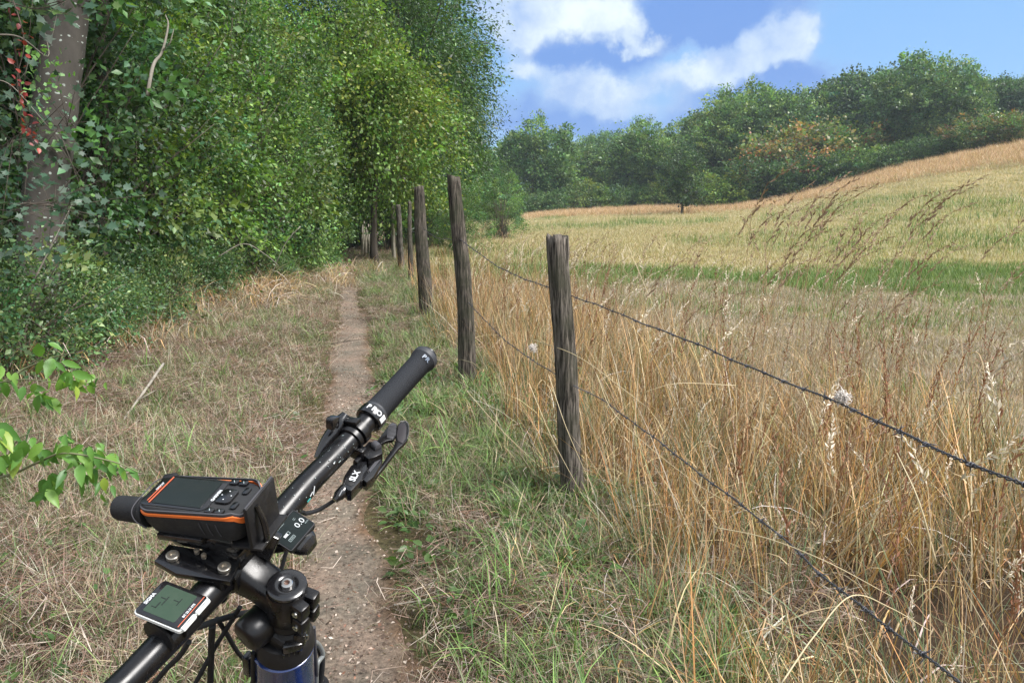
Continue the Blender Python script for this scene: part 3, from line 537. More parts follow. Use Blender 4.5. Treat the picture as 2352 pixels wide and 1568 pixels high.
fb = [
 (1060,100,'dbush',420,1.3,(1.2,1.3,1.3),'pale bush low between the tall posts at the meadow corner'), (1120,98,'bush',425,1.2,(1,1.1,1.1),'bush at the meadow corner left of the large round tree'), (1195,101,'dbush',440,1.1,(1,1,1),'dark bush under the large round tree'),
 (1270,103,'dbush',440,1.0,(.95,1,1),'bush at the right foot of the large round tree'), (1345,106,'bush',420,1.0,(1,1,.9),'yellowish bush in the dip of the far wood'), (1400,106,'dbush',430,1.1,(1,1.05,1),'green bush below the pale-trunked slim tree'), (1520,106,'bush',425,1.1,(1.1,1.1,.9),'light bush behind the isolated tree, to its left'),
 (1650,94,'bush',402,1.15,(1.35,1.3,.9),'yellow-green bush right of the isolated tree'), (1700,97,'dbush',396,1.0,(1.1,1.1,1),'mid green bush at the foot of the slope'), (1755,93,'dbush',362,1.0,(1,1.02,1.02),'taller dark bush at the foot of the slope'),
 (1838,90,'dbush',366,1.1,(.95,1,1.02),'dark bush bulging over the dry grass crest'), (1905,88,'dbush',352,.9,(.9,.95,.95),'dark bush at the middle of the crest'), (1800,98,'redbush',312,1.1,(1.15,.95,.95),'rust-red bush in the middle of the slope'),
 (1872,98,'redbush',300,1.2,(1.05,1,1),'orange-brown bush right of the rust-red one'), (1950,96,'redbush',292,1.2,(.95,1.05,.9),'olive and orange bush left of the biggest crown'), (1985,86,'bush',342,1.1,(.95,1.05,.95),'green bush under the biggest crown, by the crest'),
 (2060,82,'dbush',330,1.1,(.9,.95,.95),'dark low bush at the trunk of the biggest tree'), (2140,80,'dbush',315,1.1,(.85,.9,.9),'dark low bush right of the biggest tree trunk'), (2220,78,'dbush',292,1.1,(.9,.95,.9),'dark bush over the crest near the right'),
 (2290,76,'redbush',262,1.1,(.8,.85,.85),'brownish bush on the crest at the right'), (2365,72,'redbush',262,1.1,(.75,.9,.85),'brown-green bush cut by the right frame edge'), (1590,112,'dbush',400,1.3,(.9,.95,1),'dark bush in the wood behind the isolated tree'), (1470,109,'dbush',428,1.0,(1,1.05,1),'bush between the pale trunks')]
for i, (px, d, k, top, sxy, t, lab) in enumerate(fb):
    t = (t[0]*1.8, t[1]*1.65, t[2]*1.6); put_far('wood_edge_bush', px, d, k, top, sxy, t, lab, 'bush', 'bushes along the far wood edge', i)
# ------------------------------------------------------------------ ground cover
GR = [(.10,.175,.045),(.14,.23,.065),(.065,.12,.035),(.19,.28,.09)]
SAGE = [(.16,.20,.10),(.20,.22,.12),(.13,.17,.08)]
ST = [(.36,.29,.19),(.44,.38,.27),(.29,.22,.15),(.20,.14,.095),(.54,.49,.40)]
PK = [(.29,.195,.155),(.20,.13,.10),(.38,.285,.23),(.11,.075,.058),(.50,.42,.36),(.24,.12,.08)]
OR = [(.46,.26,.10),(.40,.21,.08),(.55,.37,.18),(.28,.15,.06),(.64,.50,.31),(.17,.10,.05),(.48,.29,.15)]
def stalk(seed, h, head, lean, colh, cols, drooping=1.0, n_sp=26):
    """a tall dead grass stalk with a nodding seed head"""
    r = np.random.default_rng(seed); acc = Acc(); ph = r.random()*2*PI*0; t = np.linspace(0, 1, 12)
    ang = lean*.35 + lean*1.0*t**2 + drooping*np.clip(t-.72, 0, 1)**1.5*7; x = np.concatenate([[0], np.cumsum(np.sin(ang[:-1])*h/11)]); z = np.concatenate([[0], np.cumsum(np.cos(ang[:-1])*h/11)])
    P = np.stack([x, r.normal(0, .006, 12).cumsum(), z], -1); P[0, 2] = -.02; acc.add(*tube_arrays(P, np.linspace(.0016, .0007, 12), 3, False), cols)
    for k in range(n_sp):
        tt = 1 - head/h*(k+.5)/n_sp; p = np.array([np.interp(tt, t, P[:, i]) for i in range(3)]); tan = unit(np.array([np.interp(min(tt+.03,1), t, P[:, i]) for i in range(3)])-np.array([np.interp(tt-.03, t, P[:, i]) for i in range(3)]))
        d = unit(tan + r.normal(0, .35, 3) + np.array([0, 0, -.15])); L_ = r.uniform(.008, .018)*(1+.8*k/n_sp)
        V, T, m = leaf_arrays(p[None]+r.normal(0, .002, (1, 3)), d[None], r.normal(size=(1, 3)), np.array([L_]), .3, .5, 'rhomb'); acc.add(V, T, np.array(colh)*r.uniform(.7, 1.25))
    for k in range(2):
        z0 = r.uniform(.1, .5); p = np.array([np.interp(z0, t, P[:, i]) for i in range(3)]); a = r.random()*6.3; q = [p + np.array([np.cos(a)*u*.14, np.sin(a)*u*.14, .1*u-.09*u*u*1.5]) for u in np.linspace(0, 1.1, 5)]
        q = np.array(q); w = np.linspace(.003, .0006, 5)[:, None]*np.array([-np.sin(a), np.cos(a), 0]); V = np.concatenate([q-w, q+w]); i = np.arange(4); acc.add(V, np.stack([i, i+1, i+6, i+5], -1), cols)
    return bpy.data.objects.new('stalk', acc.mesh('stalk', M_straw))
def weed(seed, pal, n=26, size=.045, h=.12, shape='oval'):
    r = np.random.default_rng(seed); a = r.random(n)*6.3; R = .10*np.sqrt(r.random(n)); z = h*r.random(n)
    P = np.stack([R*np.cos(a), R*np.sin(a), z], -1); D = unit(np.stack([np.cos(a), np.sin(a), r.uniform(-.3, .5, n)], -1)+r.normal(0, .4, (n, 3))); V, T, m = leaf_arrays(P, D, unit(r.normal(0, .4, (n, 3))+[0, 0, 1]), size*(.5+r.random(n)), .6, .3, shape)
    c = np.array(pal)[r.integers(0, len(pal), n)]*r.uniform(.7, 1.3, (n, 1)); return bpy.data.objects.new('weed', fast_mesh('weed', V, T, np.repeat(c, m, 0), M_leaf))
def litter(seed, pal, n=60, kind='straw', spread=.16):
    r = np.random.default_rng(seed); acc = Acc()
    for k in range(n):
        p = np.array([r.normal()*spread*.6, r.normal()*spread*.6, r.uniform(.0, .075)]); a = r.random()*6.3; L_ = r.uniform(.03, .15) if kind == 'straw' else r.uniform(.006, .02)
        if kind == 'straw':
            d = np.array([np.cos(a), np.sin(a), r.uniform(-.15, .25)]); b = r.normal(0, .03, 3); b[2] = abs(b[2])*.7; q = np.array([p-d*L_/2, p+b, p+d*L_/2]); q[:, 2] = np.maximum(q[:, 2], .003); w = r.uniform(.0004, .0011)*np.array([-np.sin(a), np.cos(a), .5])
            V = np.concatenate([q-w, q+w]); acc.add(V, [(0,1,4,3),(1,2,5,4)], np.array(pal[r.integers(len(pal))])*r.uniform(.6, 1.3))
        else:
            V, T, m = leaf_arrays(p[None]*[1.6,1.6,.3]+[[0,0,.004]], unit(np.array([[np.cos(a), np.sin(a), r.normal()*.3]])), unit(np.array([[0,0,1.]])+r.normal(0, .5, (1, 3))), np.array([L_]), r.uniform(.3, .9), .6, 'rhomb'); acc.add(V, T, np.array(pal[r.integers(len(pal))])*r.uniform(.6, 1.4))
    return bpy.data.objects.new('litter', acc.mesh('litter', M_straw))
PT = {}
PT['green'] = [blades(100+i, 30, .22, .0056, .40, 1.7, GR+GR+SAGE+ST[:1], .07, jit=.32) for i in range(4)]
PT['sage'] = [blades(110+i, 30, .18, .0046, .55, 1.9, SAGE+ST[:3]+GR[:2], .09, jit=.32) for i in range(4)]
PT['lush'] = [blades(270+i, 26, .30, .0060, .45, 1.9, GR+GR+SAGE[:1]+ST[:1], .06, 5, jit=.3) for i in range(3)]
PT['thatch'] = [litter(120+i, ST+PK+PK+[(.10,.07,.05),(.16,.17,.09)], 135) for i in range(3)] + [litter(125+i, PK+[(.10,.065,.045),(.07,.05,.038),(.13,.14,.075)], 135) for i in range(3)]
PT['drytuft'] = [blades(130+i, 30, .24, .0030, .5, 1.2, ST+PK[:2], .09, mat=M_straw) for i in range(3)]
PT['tall'] = [blades(140+i, 34, .62, .0044, .2, .7, OR+ST[:2], .13, 4, mat=M_straw, jit=.32) for i in range(5)]
PT['mess'] = [blades(260+i, 26, .42, .0055, .55, 2.6, OR+ST+ST[3:], .16, 5, mat=M_straw, jit=.3) for i in range(4)]
PT['tallg'] = [blades(150+i, 34, .50, .0044, .25, .9, OR[:3]+SAGE+SAGE, .12, 4, mat=M_straw) for i in range(2)]
PT['stalkd'] = [stalk(160+i, 1.25, .24, .30, (.27,.18,.12), (.38,.27,.15), 1.3) for i in range(4)]
PT['stalkp'] = [stalk(170+i, 1.0, .18, .22, (.62,.54,.44), (.50,.38,.22), 1.2, 30) for i in range(4)]
PT['stalkr'] = [stalk(220+i, .85, .30, .15, (.26,.12,.07), (.22,.12,.07), .3, 40) for i in range(3)]
PT['mead'] = [blades(180+i, 120, .085, .009, .45, .9, [(.43,.36,.21),(.39,.34,.19),(.47,.39,.26),(.35,.32,.18)], .5, 2, jit=.12) for i in range(3)]
PT['meadg'] = [blades(185+i, 90, .20, .011, .3, .8, [(.12,.20,.05),(.16,.24,.07),(.10,.16,.05),(.26,.30,.11)], .5, 2, jit=.15) for i in range(2)]
PT['meadd'] = [blades(190+i, 80, .10, .006, .7, 1.0, [(.36,.29,.22),(.27,.22,.165),(.44,.37,.29),(.20,.21,.15),(.31,.24,.19)], .38, 2) for i in range(3)]
PT['crest'] = [blades(195+i, 80, .75, .022, .35, .9, [(.52,.35,.20),(.44,.28,.16),(.62,.48,.32)], .7, 3, mat=M_straw) for i in range(2)]
PT['weed'] = [weed(200+i, [(.05,.10,.03),(.07,.135,.04),(.09,.15,.045)]) for i in range(3)]
PT['chips'] = [litter(210+i, PK+[(.30,.25,.21),(.10,.07,.05),(.10,.07,.05),(.08,.055,.04),(.13,.09,.07),(.2,.14,.11)], 70, 'chips', .2) for i in range(3)]
def sample(n, x0, x1, y0, y1, dens, seed):
    r = np.random.default_rng(seed); x = r.uniform(x0, x1, n); y = r.uniform(y0, y1, n); k = r.random(n) < dens(x, y); return x[k], y[k]
def cover(name, x, y, keys, weights, scale, label, seed, tilt=.12, cat='grass', yaw=None, zo=-.004, dscale=0.0, sj=.35):
    r = np.random.default_rng(seed); protos = [p for k in keys for p in PT[k]]; own = np.concatenate([np.full(len(PT[k]), i) for i, k in enumerate(keys)])
    w = np.stack([np.broadcast_to(f(x, y) if callable(f) else f, x.shape) for f in weights], -1); w = np.cumsum(w, 1)/w.sum(1, keepdims=True)
    ki = (r.random(len(x))[:, None] > w).sum(1).clip(0, len(keys)-1); pid = np.zeros(len(x), int)
    for i in range(len(keys)):
        s = np.where(own == i)[0]; q = ki == i; pid[q] = s[r.integers(0, len(s), q.sum())]
    z = height(x, y)+zo; rot = np.stack([r.normal(0, tilt, len(x)), r.normal(0, tilt, len(x)), r.random(len(x))*2*PI if yaw is None else r.normal(yaw[0], yaw[1], len(x))], -1)
    d = np.hypot(x, y); sc = scale*(1-sj+2*sj*r.random(len(x)))*(1+dscale*np.clip(d-6, 0, 60))
    return scatter(name, np.stack([x, y, z], -1), rot, sc, pid, protos, label, cat)
def inview(x, y, m=.12): return (np.abs(np.arctan2(x, y)) < .62+m) | (np.hypot(x, y) < 2.2)
S_ = lambda x, y: x-path_x(y)
Fd = lambda x, y: x-fence_x(y)
offpath = lambda x, y, lo=.0, hi=.12: sstep(lo, hi, np.abs(S_(x, y))-path_w(y)+.22*(fbm(x, y, .35)-.5))
lod = lambda x, y, d0: np.minimum(1, (d0/np.maximum(np.hypot(x, y), .1))**1.3)
# verge both sides of the path: green and sage tufts, straw between them
def dens_v(x, y):
    s = S_(x, y); g = fbm(x, y, .8, 2); right = (s > 0)
    d = np.where(right, sstep(.24, .42, g+.12)*(1-.8*sstep(.50, .62, fbm(x+21, y+4, .55, 2))), sstep(.34, .52, g+.22*np.exp(-((s+.75)/.45)**2)+.08)*(1-.3*sstep(1.6, 3, -s)))
    return d*offpath(x, y)*(s > -4.8)*(Fd(x, y) < .35)*lod(x, y, 4.8)*inview(x, y)*(1-.6*sstep(20, 34, y))*(1-.85*np.exp(-((x-.33)**2+(y-3.6)**2)/.10))
x, y = sample(75000, -7, 1.3, .5, 36, dens_v, 1)
cover('verge_grass', x, y, ['green', 'sage', 'drytuft'], [lambda x, y: np.where(S_(x, y) > 0, np.where(y < 4, .8, 1.0), .35+1.6*np.exp(-((x+2.6)**2+(y-9.5)**2)/.6)), .9, lambda x, y: np.where(S_(x, y) > 0, np.where(y < 4, .55, .25), .55)], .9, 'tufts of green and fading grass on the verges of the path', 2, dscale=.03)
x, y = sample(60000, -7, 1.6, .5, 34, lambda x, y: (.25+.75*sstep(.35, .6, fbm(x+3, y, .7, 2)))*(1-.75*np.exp(-((Fd(x, y)+.1)/.3)**2))*np.where(S_(x, y) > 0, .25+.75*sstep(.45, .60, fbm(x+21, y+4, .55, 2)), 1)*offpath(x, y, .02, .14)*(S_(x, y) > -5)*(Fd(x, y) < .8)*(.22+.78*sstep(.42, .58, fbm(x-5, y+9, .45, 2)))*lod(x, y, 3.6)*inview(x, y), 3)
cover('straw', x, y, ['thatch'], [1.0], 1.0, 'matted straw and dead stems lying on the ground along the path', 4, cat='straw', dscale=.05)
x, y = sample(9000, -7, 1, .5, 24, lambda x, y: (np.abs(S_(x, y)) < path_w(y)+.15)*lod(x, y, 4)*inview(x, y)*(.4+.6*sstep(.1, .3, np.abs(S_(x,y)))), 5)
cover('leaf_litter', x, y, ['chips'], [1.0], .9, 'small dry leaves, wood chips and stones on the trodden path', 6, cat='leaf litter', zo=.004, dscale=.05, tilt=.03)
x, y = sample(5200, -6.5, .9, 1, 26, lambda x, y: offpath(x, y)*(sstep(.50, .60, fbm(x+50, y+3, 1.1, 2)))*(S_(x, y) > -4.8)*lod(x, y, 7)*inview(x, y), 7)
cover('ground_ivy', x, y, ['weed'], [1.0], .8, 'small leafy weeds growing low through the straw', 8, cat='weeds')
x, y = sample(5000, -1.5, 2.4, 1.2, 9, lambda x, y: sstep(-.55, -.2, Fd(x, y))*(1-sstep(.5, .9, Fd(x, y)))*inview(x, y)*lod(x, y, 4)*.5*(1-.9*np.exp(-((x-.33)**2+(y-3.6)**2)/.08)), 31)
cover('fence_foot_grass', x, y, ['mess', 'green', 'sage'], [1.0, .5, .5], .62, 'tangled half-green grass around the feet of the fence posts', 32, tilt=.3)
x, y = sample(9000, -6, 1.0, 1.2, 26, lambda x, y: offpath(x, y, .04, .10)*(Fd(x, y) < .15)*(S_(x, y) > -3.0)*np.where(S_(x, y) > 0, sstep(.46, .60, fbm(x-31, y+14, .6, 2)), .6*sstep(.55, .68, fbm(x-31, y+14, .7, 2)))*lod(x, y, 4.5)*inview(x, y)*.8, 41)
cover('lush_grass', x, y, ['lush'], [1.0], .95, 'lush clumps of long green grass between the path and the fence', 42, dscale=.02)
# dry stalks at the hedge foot
x, y = sample(5200, -6.6, -2.8, 6, 20, lambda x, y: sstep(-5.4, -4.8, x)*(1-sstep(-4.4, -3.5, x))*inview(x, y)*sstep(.38, .6, fbm(x, y, .8)+.06)*.9, 9)
cover('dead_stems', x, y, ['drytuft', 'mess'], [1.0, .5], 1.6, 'dry upright stems along the foot of the hedge', 10, cat='dead stems', tilt=.25)
# tall dry grass right of the fence
def dens_t(x, y):
    f = Fd(x, y); c = fbm(x+11, y, .9, 2)
    return sstep(-.12, .12, f+.15*(c-.5))*(1-sstep(1.5, 3.0+1.2*(c-.5)*2, f))*(.45+.55*sstep(.3, .5, c))*(1-.75*sstep(12, 22, y))*np.where(y < 1.2, sstep(.3, 1.1, x), 1)*lod(x, y, 5)*inview(x, y)*(1-.9*np.exp(-((x-.80)**2+(y-2.45)**2)/.08))*(1-.85*np.exp(-((x-.30)**2+(y-3.5)**2)/.16))*(np.hypot(x, y) > .95)*.8
x, y = sample(20000, -6, 5.5, .2, 26, dens_t, 11)
cover('tall_dry_grass', x, y, ['tall', 'mess', 'tallg'], [1.0, .75, lambda x, y: .25+.9*np.exp(-((x-.8)**2+(y-1.6)**2)/.5)], 1.0, 'tall orange-brown dry grass along the barbed wire', 12, tilt=.2, dscale=.01, sj=.5)
x, y = sample(4200, -3, 6.5, 1.2, 14, lambda x, y: sstep(.1, .4, Fd(x, y))*(1-sstep(2.0, 4.6, Fd(x, y)))*inview(x, y)*.85, 13)
cover('seeding_grass', x, y, ['stalkp', 'stalkd', 'stalkr'], [1.0, .5, .7], .92, 'tall pale grass stalks with drooping seed heads beyond the wire', 14, tilt=.12, yaw=(.2, .9))
r = np.random.default_rng(5); n = 60; x = r.normal(1.65, .34, n); y = r.normal(4.0, .35, n)
cover('seeding_oat_grass', x, y, ['stalkd'], [1.0], 1.30, 'clump of tall dark-headed grass stalks nodding to the right over the meadow', 15, tilt=.09, yaw=(0.0, .6), sj=.14)
# dull thin grass between fence and green strip, the strip, the mown meadow, the crest
zd = lambda x, y: y+.12*x+(fbm(x, y, 3.0)-.5)*7+(fbm(x, y, .8)-.5)*1.5
x, y = sample(42000, -4, 22, 3, 21, lambda x, y: (Fd(x, y) > .9)*(1-sstep(16.5, 18.5, zd(x, y)))*lod(x, y, 9)*inview(x, y)*(.3+.7*sstep(.35, .6, fbm(x, y, .6))), 16)
cover('thin_meadow_grass', x, y, ['meadd', 'mead', 'meadg'], [1.0, .04, lambda x, y: .05*sstep(.48, .66, fbm(x-8, y+21, 2.2))], .85, 'thin grey-brown grass on the near meadow', 17, dscale=.02)
x, y = sample(9000, -4, 26, 13, 29, lambda x, y: (Fd(x, y) > .8)*sstep(16.2, 17.4, zd(x, y))*(1-sstep(20, 23.5, zd(x, y)))*inview(x, y)*.8, 18)
cover('green_grass', x, y, ['meadg'], [1.0], .95, 'band of fresh green grass across the meadow', 19)
x, y = sample(40000, -14, 60, 19, 92, lambda x, y: (Fd(x, y) > .8)*sstep(20, 24, zd(x, y))*(np.hypot(x, y) < np.interp(np.arctan2(x, y), _craz, _crr)*.9)*lod(x, y, 26)*inview(x, y, .03), 20)
cover('mown_grass', x, y, ['mead', 'meadg'], [1.0, lambda x, y: 0.0+.12*sstep(.45, .65, fbm(x+40, y+7, 9.0))], 1.2, 'short straw-yellow grass of the rising meadow', 21, dscale=.02)
rcx = lambda x, y: np.hypot(x, y)/np.interp(np.arctan2(x, y), _craz, _crr)
x, y = sample(34000, -10, 70, 50, 118, lambda x, y: sstep(.80, .86, rcx(x, y)+(fbm(x, y, 5)-.5)*.06)*(1-sstep(1.0, 1.06, rcx(x, y)))*inview(x, y, .03)*(np.arctan2(x, y) > 0.02)*.8, 22)
cover('crest_grass', x, y, ['crest'], [1.0], .95, 'long straw-coloured grass along the crest of the slope', 23, tilt=.2)

# ------------------------------------------------------------------ fence posts
def wood_mat(name, c1, c2, moss):
    m, nt, b = mat_new(name); N = nt.nodes.new; L = nt.links.new; tc = N('ShaderNodeTexCoord'); mp = N('ShaderNodeMapping'); mp.inputs['Scale'].default_value = (1, 1, .07); L(tc.outputs['Object'], mp.inputs[0])
    n = N('ShaderNodeTexNoise'); n.inputs['Scale'].default_value = 85; n.inputs['Detail'].default_value = 7; n.inputs['Roughness'].default_value = .7; L(mp.outputs[0], n.inputs['Vector'])
    r = N('ShaderNodeValToRGB'); r.color_ramp.elements[0].position = .42; r.color_ramp.elements[0].color = (*c1, 1); r.color_ramp.elements[1].position = .60; r.color_ramp.elements[1].color = (*c2, 1); L(n.outputs['Fac'], r.inputs[0])
    n2 = N('ShaderNodeTexNoise'); n2.inputs['Scale'].default_value = 5; n2.inputs['Detail'].default_value = 5; L(tc.outputs['Object'], n2.inputs['Vector'])
    rr = N('ShaderNodeMapRange'); rr.inputs['From Min'].default_value = .45; rr.inputs['From Max'].default_value = .65; rr.inputs['To Max'].default_value = .8; L(n2.outputs['Fac'], rr.inputs['Value'])
    mx = N('ShaderNodeMix'); mx.data_type = 'RGBA'; L(rr.outputs[0], mx.inputs[0]); L(r.outputs[0], mx.inputs[6]); mx.inputs[7].default_value = (*moss, 1); L(mx.outputs[2], b.inputs['Base Color'])
    b.inputs['Roughness'].default_value = .9; b.inputs['Specular IOR Level'].default_value = .2; bp = N('ShaderNodeBump'); bp.inputs['Strength'].default_value = .9; bp.inputs['Distance'].default_value = .008; L(n.outputs['Fac'], bp.inputs['Height']); L(bp.outputs[0], b.inputs['Normal'])
    return m
M_wood = wood_mat('weathered_wood', (.012,.010,.008), (.15,.128,.105), (.04,.042,.026)); M_woodg = wood_mat('grey_wood', (.012,.010,.008), (.19,.165,.14), (.045,.045,.03)); M_woodp = wood_mat('pale_dead_wood', (.25,.22,.17), (.52,.48,.40), (.3,.27,.2))
def post(top, base, wt, wb, label, seed, mat, jag=.05, split=0, bow=0, depth_y=None):
    r = np.random.default_rng(seed); B = G(*base); dy = B[1]; q = ray(*top); T = np.array([0, 0, CAMZ]) + q*(dy/q[1]); dep = dy/ray(*base)[1]
    r0, r1 = wb/FPX*dep/2, wt/FPX*(dy/q[1])/2; n, m = 26, 40; B[2] = float(height(np.array([B[0]]), np.array([B[1]]))[0])-.25
    e = empty('fence_post', (B[0], B[1], B[2]+.25), label=label, cat='fence post', group='weathered wooden posts of the barbed wire fence'); O_ = np.array(e.location)
    t = np.linspace(0, 1, m)[:, None]; th = (np.arange(n)/n*2*PI)[None]
    P = B + (T-B)*t; P[:, 0] += bow*np.sin(t[:, 0]*PI) + .006*np.sin(t[:, 0]*9+seed); rad = r0*(1-t)+r1*t
    groove = sum(a*np.cos(k*th + ph + .8*np.sin(t*3+ph)) for a, k, ph in [(.10, 2, r.random()*6), (.07, 3, r.random()*6), (.05, 7, r.random()*6), (.055, 13, r.random()*6)]) - .10*(vnoise(th*5+seed, t*2.5+0*th) > .72)
    rr = rad*(1+groove*(1-.0*t)) + rad*.05*(vnoise(th*3, t*22)-.5)
    if split: rr = rr*(1-.55*np.exp(-((th-split)/.22)**2)*sstep(.55, .9, t))
    X = P[:, None, 0] + rr*np.cos(th); Y = P[:, None, 1] + rr*np.sin(th); Z = P[:, None, 2] + 0*rr
    cut = jag*(vnoise(th*2.2+seed*3, 0*th+seed) - .6) + (jag*1.4*np.where(np.cos(th-split) > .2, -1, .3) if split else 0); Z = Z + cut*sstep(.90, 1, t)
    V = np.stack([X, Y, Z], -1).reshape(-1, 3); i = np.arange(m-1)[:, None]; j = np.arange(n)[None]; F = np.stack([i*n+j, i*n+(j+1) % n, (i+1)*n+(j+1) % n, (i+1)*n+j], -1).reshape(-1, 4)
    rim = V[-n:]; c = rim.mean(0); inner = c + (rim-c)*.55 + np.stack([0*rim[:, 0], 0*rim[:, 0], -.012+jag*.35*(r.random(n)-.5)], -1); k0 = len(V); V = np.vstack([V, inner, c-[0, 0, .015]]); jj = np.arange(n)
    acc = Acc(); T3 = np.concatenate([F[:, [0,1,2]], F[:, [0,2,3]], np.stack([k0-n+jj, k0-n+(jj+1) % n, k0+(jj+1) % n], -1), np.stack([k0-n+jj, k0+(jj+1) % n, k0+jj], -1), np.stack([k0+jj, k0+(jj+1) % n, np.full(n, k0+n)], -1)])
    acc.add(V-O_, T3); link('shaft', acc.mesh('shaft', mat, False), e)
    return e, P, rad
posts = [((1282,540), (1332,1152), 47, 60, 'nearest fence post, squarish with a frayed flat top and barbed wire stapled round it', M_woodg, .045, 0, -.01),
 ((1041,403), (1080,892), 26, 42, 'tall leaning fence post with flaking bark, second nearest', M_wood, .03, 0, .02),
 ((963,433), (984,737), 22, 34, 'fence post with a split pointed top, third nearest', M_wood, .05, 1.0, -.01),
 ((940,462), (944,647), 8, 15, 'thin dark stake between the split post and the path trees', M_wood, .06, 0, 0),
 ((914,470), (922,622), 9, 16, 'slim grey-brown post just left of the thin dark stake', M_woodg, .04, 0, .01),
 ((902,463), (905,604), 9, 10, 'pale grey post farthest along the fence', M_woodp, .03, 0, 0)]
PO = [post(a, b, c, d, lab, 40+i, m, j, s, bw) for i, (a, b, c, d, lab, m, j, s, bw) in enumerate(posts)]

# ------------------------------------------------------------------ barbed wire
M_wire = simple('old_galvanised_wire', (.10,.10,.11), .5, .7, bump=.5, bscale=300, noise=.12); M_staple = simple('rusty_staple', (.14,.09,.06), .7, .5)
def barb_mesh():
    acc = Acc(); u = np.linspace(0, 1, 22); R = .0036
    acc.add(*tube_arrays(np.stack([(u-.5)*.014, R*np.cos(u*12.6), R*np.sin(u*12.6)], -1), .0012, 5))
    for a, s in ((0, -1), (PI, -1), (.9, 1), (.9+PI, 1)):
        p0 = np.array([s*.006, R*np.cos(a), R*np.sin(a)]); p1 = np.array([s*.010, .016*np.cos(a+.6), .016*np.sin(a+.6)]); acc.add(*tube_arrays(np.array([p0, (p0+p1)/2, p1]), [.0012, .0011, .0003], 5))
    return acc.mesh('barb', M_wire, True)
BARB = barb_mesh()
def wire(points, label, spacing=.12, fine=True):
    P = smoothpath(points, 24); seg = np.concatenate([[0], np.cumsum(np.linalg.norm(np.diff(P, axis=0), axis=1))]); Ltot = seg[-1]; s = np.arange(0, Ltot, .004 if fine else .03)
    C = np.stack([np.interp(s, seg, P[:, k]) for k in range(3)], -1); C[:, 2] += .002*np.sin(s*7.3)+.0015*np.sin(s*17); T = unit(np.gradient(C, axis=0)); A = unit(np.cross(T, [0, 0, 1.])); Bv = np.cross(A, T)
    e = empty('barbed_wire', C[0], label=label, cat='barbed wire', group='strands of barbed wire on the fence'); O_ = C[0]
    for ph in (0, PI):
        a = s*2*PI/.034 + ph; acc = Acc(); acc.add(*tube_arrays(C + .0019*(np.cos(a)[:, None]*A + np.sin(a)[:, None]*Bv) - O_, .0015 if fine else .0022, 5)); link('strand', acc.mesh('strand', M_wire, True), e)
    r = np.random.default_rng(int(Ltot*1000)); d = .05
    while d < Ltot and fine:
        i = min(int(d/.004), len(s)-1); b = bpy.data.objects.new('barb', BARB); COL.objects.link(b); b.parent = e
        x = Vector(T[i]); q = x.to_track_quat('X', 'Z'); b.rotation_mode = 'QUATERNION'; b.rotation_quaternion = q @ Euler((r.random()*6, 0, 0)).to_quaternion(); b.location = Vector(C[i]-O_); d += spacing*r.uniform(.85, 1.15)
    return C
def on_post(k, z, side=1.0):                            # a point on the camera side of a post at a height
    e, P, rad = PO[k]; i = int(np.argmin(np.abs(P[:, 2]-z))); p = P[i].copy(); p[0] += side*rad[i, 0]*.5; p[1] -= rad[i, 0]*1.08; return p
w1 = W(2352,1115,1.0); w1b = w1 + (w1-on_post(0, 1.12))*.45
a1 = on_post(0, CAMZ+ray(1290,670)[2]*PO[0][1][0,1]/ray(1290,670)[1])
a2 = on_post(1, 1.33, .6)
C1 = wire([w1b, w1, W(1935,932,1.62)*[1,1,1], W(1560,775,2.6), a1 + [.05,-.01,-.012], a1-[.055,-.012,-.02]], 'upper strand of barbed wire running from the nearest post towards the lower right')
wire([a1-[.055,-.012,-.02], (a1+a2)/2-[0,0,.05], a2], 'upper strand between the nearest and the second fence post')
b1 = on_post(0, .66)
wire([W(2300,1650,1.05), W(2200,1568,1.12), W(1900,1330,1.62), W(1740,1190,2.05), W(1400,930,3.65), b1], 'lower strand of barbed wire crossing the tall dry grass to the bottom edge')
wire([b1, (b1+on_post(1,.75))/2-[0,0,.06], on_post(1,.75)], 'lower strand hidden in grass between the nearest and second post')
a3 = on_post(2, 1.35, .6); wire([a2, (a2+a3)/2-[0,0,.06], a3], 'upper strand between the second post and the split-top post', fine=False)
a4 = on_post(3, 1.25, .6); wire([a3, (a3+a4)/2-[0,0,.06], a4], 'upper strand from the split-top post to the thin stake', fine=False)
# ------------------------------------------------------------------ the bicycle (front end, handlebar and what is mounted on it)
def cam2w(v): a, b, c = v; return np.array([a, b*SP + c*CP, b*CP - c*SP])
_f = unit(cam2w((-.89257542,.34727818,.28758824))); _l = -unit(cam2w((.42732581,.44799019,.78530086))); _u = unit(np.cross(_f, _l)); _l = np.cross(_u, _f)
BO = W(659, 1340, .74); BB = np.array([_f, _l, _u])
def loc_plane(px, py, ax, v):
    r = ray(px, py); o = np.array([0, 0, CAMZ]) - BO; n = BB[ax]; t = (v - o@n)/(r@n); return BB@(o + r*t)
def loc_depth(px, py, d): return BB@(W(px, py, d)-BO)
def c1(x, y): return ((240+x*.3872)*.91875, (1100+y*.3872)*.91875)
def c2(x, y): return ((700+x*.30612)*.91875, (820+y*.30612)*.91875)
def c4(x, y): return ((560+x*.1958)*.91875, (1400+y*.1958)*.91875)
def c5(x, y): return ((840+x*.17857)*.91875, (960+y*.17857)*.91875)
def bm_mesh(name, bm, mat, smooth=True, angle=.6):
    bmesh.ops.recalc_face_normals(bm, faces=bm.faces); me = bpy.data.meshes.new(name); bm.to_mesh(me); bm.free(); me.materials.append(mat)
    if smooth:
        me.polygons.foreach_set('use_smooth', np.ones(len(me.polygons), bool)); me.set_sharp_from_angle(angle=angle)
    return me
